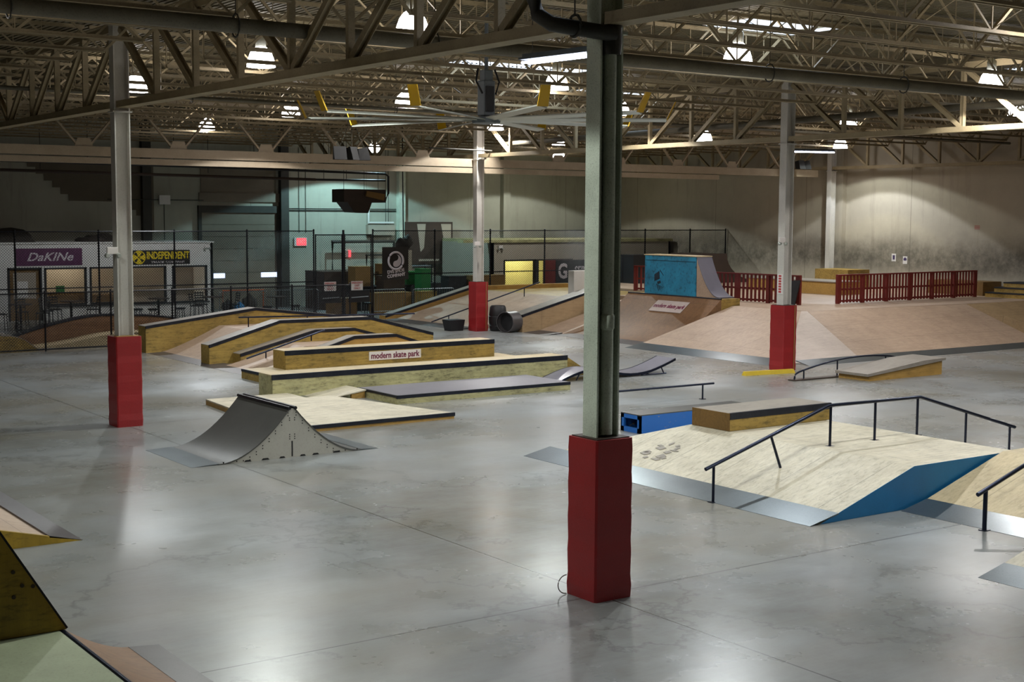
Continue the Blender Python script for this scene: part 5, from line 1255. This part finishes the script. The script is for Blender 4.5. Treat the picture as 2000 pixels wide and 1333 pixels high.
for i, (x, z, w, h, m, l) in enumerate(((33.7, 1.29, .4, .3, 'grey_box', 'grey machine'), (34.3, 1.29, .5, .42, 'black', 'black machine'), (34.9, 1.29, .5, .25, 'cardboard', 'tan carton'), (34.0, .64, .7, .4, 'black', 'black case'), (34.9, .64, .6, .45, 'grey_box', 'grey case'))):
    bm = BM(); cbox(bm, (x, 57.0, z+h/2), (w, .45, h)); tag(obj('stored_case', bm, m, bevel=.02), l+' on the steel rack behind the fence', 'box')
t = thing('orange_frame', 'orange tube frame among the clutter right of the booth', 'frame', (25, 56, 0))
bm = BM(); tube(bm, [(24.4, 56, 0), (24.4, 56, 1.05), (26.3, 56, 1.05), (26.3, 56, 0)], .04, 6); obj('tube', bm, 'orange', t)
random.seed(11)
for i, (x, y, s, m, l) in enumerate(((24.45, 55.6, .35, 'black', 'dark bundle right of the booth corner'), (24.9, 55.4, .3, 'blue', 'small blue item right of the booth corner'), (25.4, 55.5, .45, 'cloth', 'tarpaulin bundle under the orange frame'))):
    bm = BM(); bmesh.ops.create_icosphere(bm, subdivisions=2, radius=1)
    for v in bm.verts: v.co = Vector((x+v.co.x*s*.8*(1+.2*math.sin(v.co.z*6)), y+v.co.y*s*.6, s+v.co.z*s*(1+.15*math.cos(v.co.x*7))))
    tag(obj('clutter_bundle', bm, m), l, 'bundle')
t = thing('pipe_frame', 'dark pipe frame on the teal wall behind the gate', 'pipe', (32, 58, 0))
bm = BM(); tube(bm, [(31.4, 59.2, 1.0), (31.4, 59.2, 3.05), (34.8, 59.2, 3.05), (34.8, 59.2, .5)], .09, 8); obj('outer_pipe', bm, 'dark_pipe', t, smooth=True)
bm = BM(); tube(bm, [(33.2, 59.1, 1.0), (33.2, 59.1, 2.4), (34.4, 59.1, 2.4), (34.4, 59.1, .5)], .06, 8); obj('inner_pipe', bm, 'dark_pipe', t, smooth=True)
t = thing('breaker_box', 'small white breaker box high on the dim back wall', 'box', (23.3, YB-.1, 5.1))
bm = BM(); box(bm, 22.9, 23.4, YB-.45, YB-.3, 4.75, 5.15); obj('case', bm, 'paper', t)
bm = BM(); tube(bm, [(20.6, YB-.33, 4.95), (25, YB-.33, 4.95)], .025, 6); tube(bm, [(23.15, YB-.33, 4.75), (23.15, YB-.33, 3.2)], .02, 6); obj('conduit', bm, 'dark_pipe', t)
# small things on the near floor
t = thing('floor_cable', 'thin red cord loop at the base of the nearest red pad', 'cord', (9.62, 12.6, 0))
bm = BM(); tube(bm, [(9.7+.12*math.cos(a), 12.58, .12+.11*math.sin(a)) for a in [PI/2+PI*k/12 for k in range(13)]], .006, 6); obj('cord', bm, 'dark_brown', t)

# ------------------------------------------------------------------ world, exposure
w = bpy.data.worlds.new('world'); S.world = w; w.use_nodes = True
w.node_tree.nodes['Background'].inputs[0].default_value = (.02, .02, .025, 1); w.node_tree.nodes['Background'].inputs[1].default_value = .2
S.view_settings.view_transform = 'Standard'; S.view_settings.look = 'None'; S.view_settings.gamma = 1; S.view_settings.exposure = 0
S.view_settings.use_curve_mapping = False
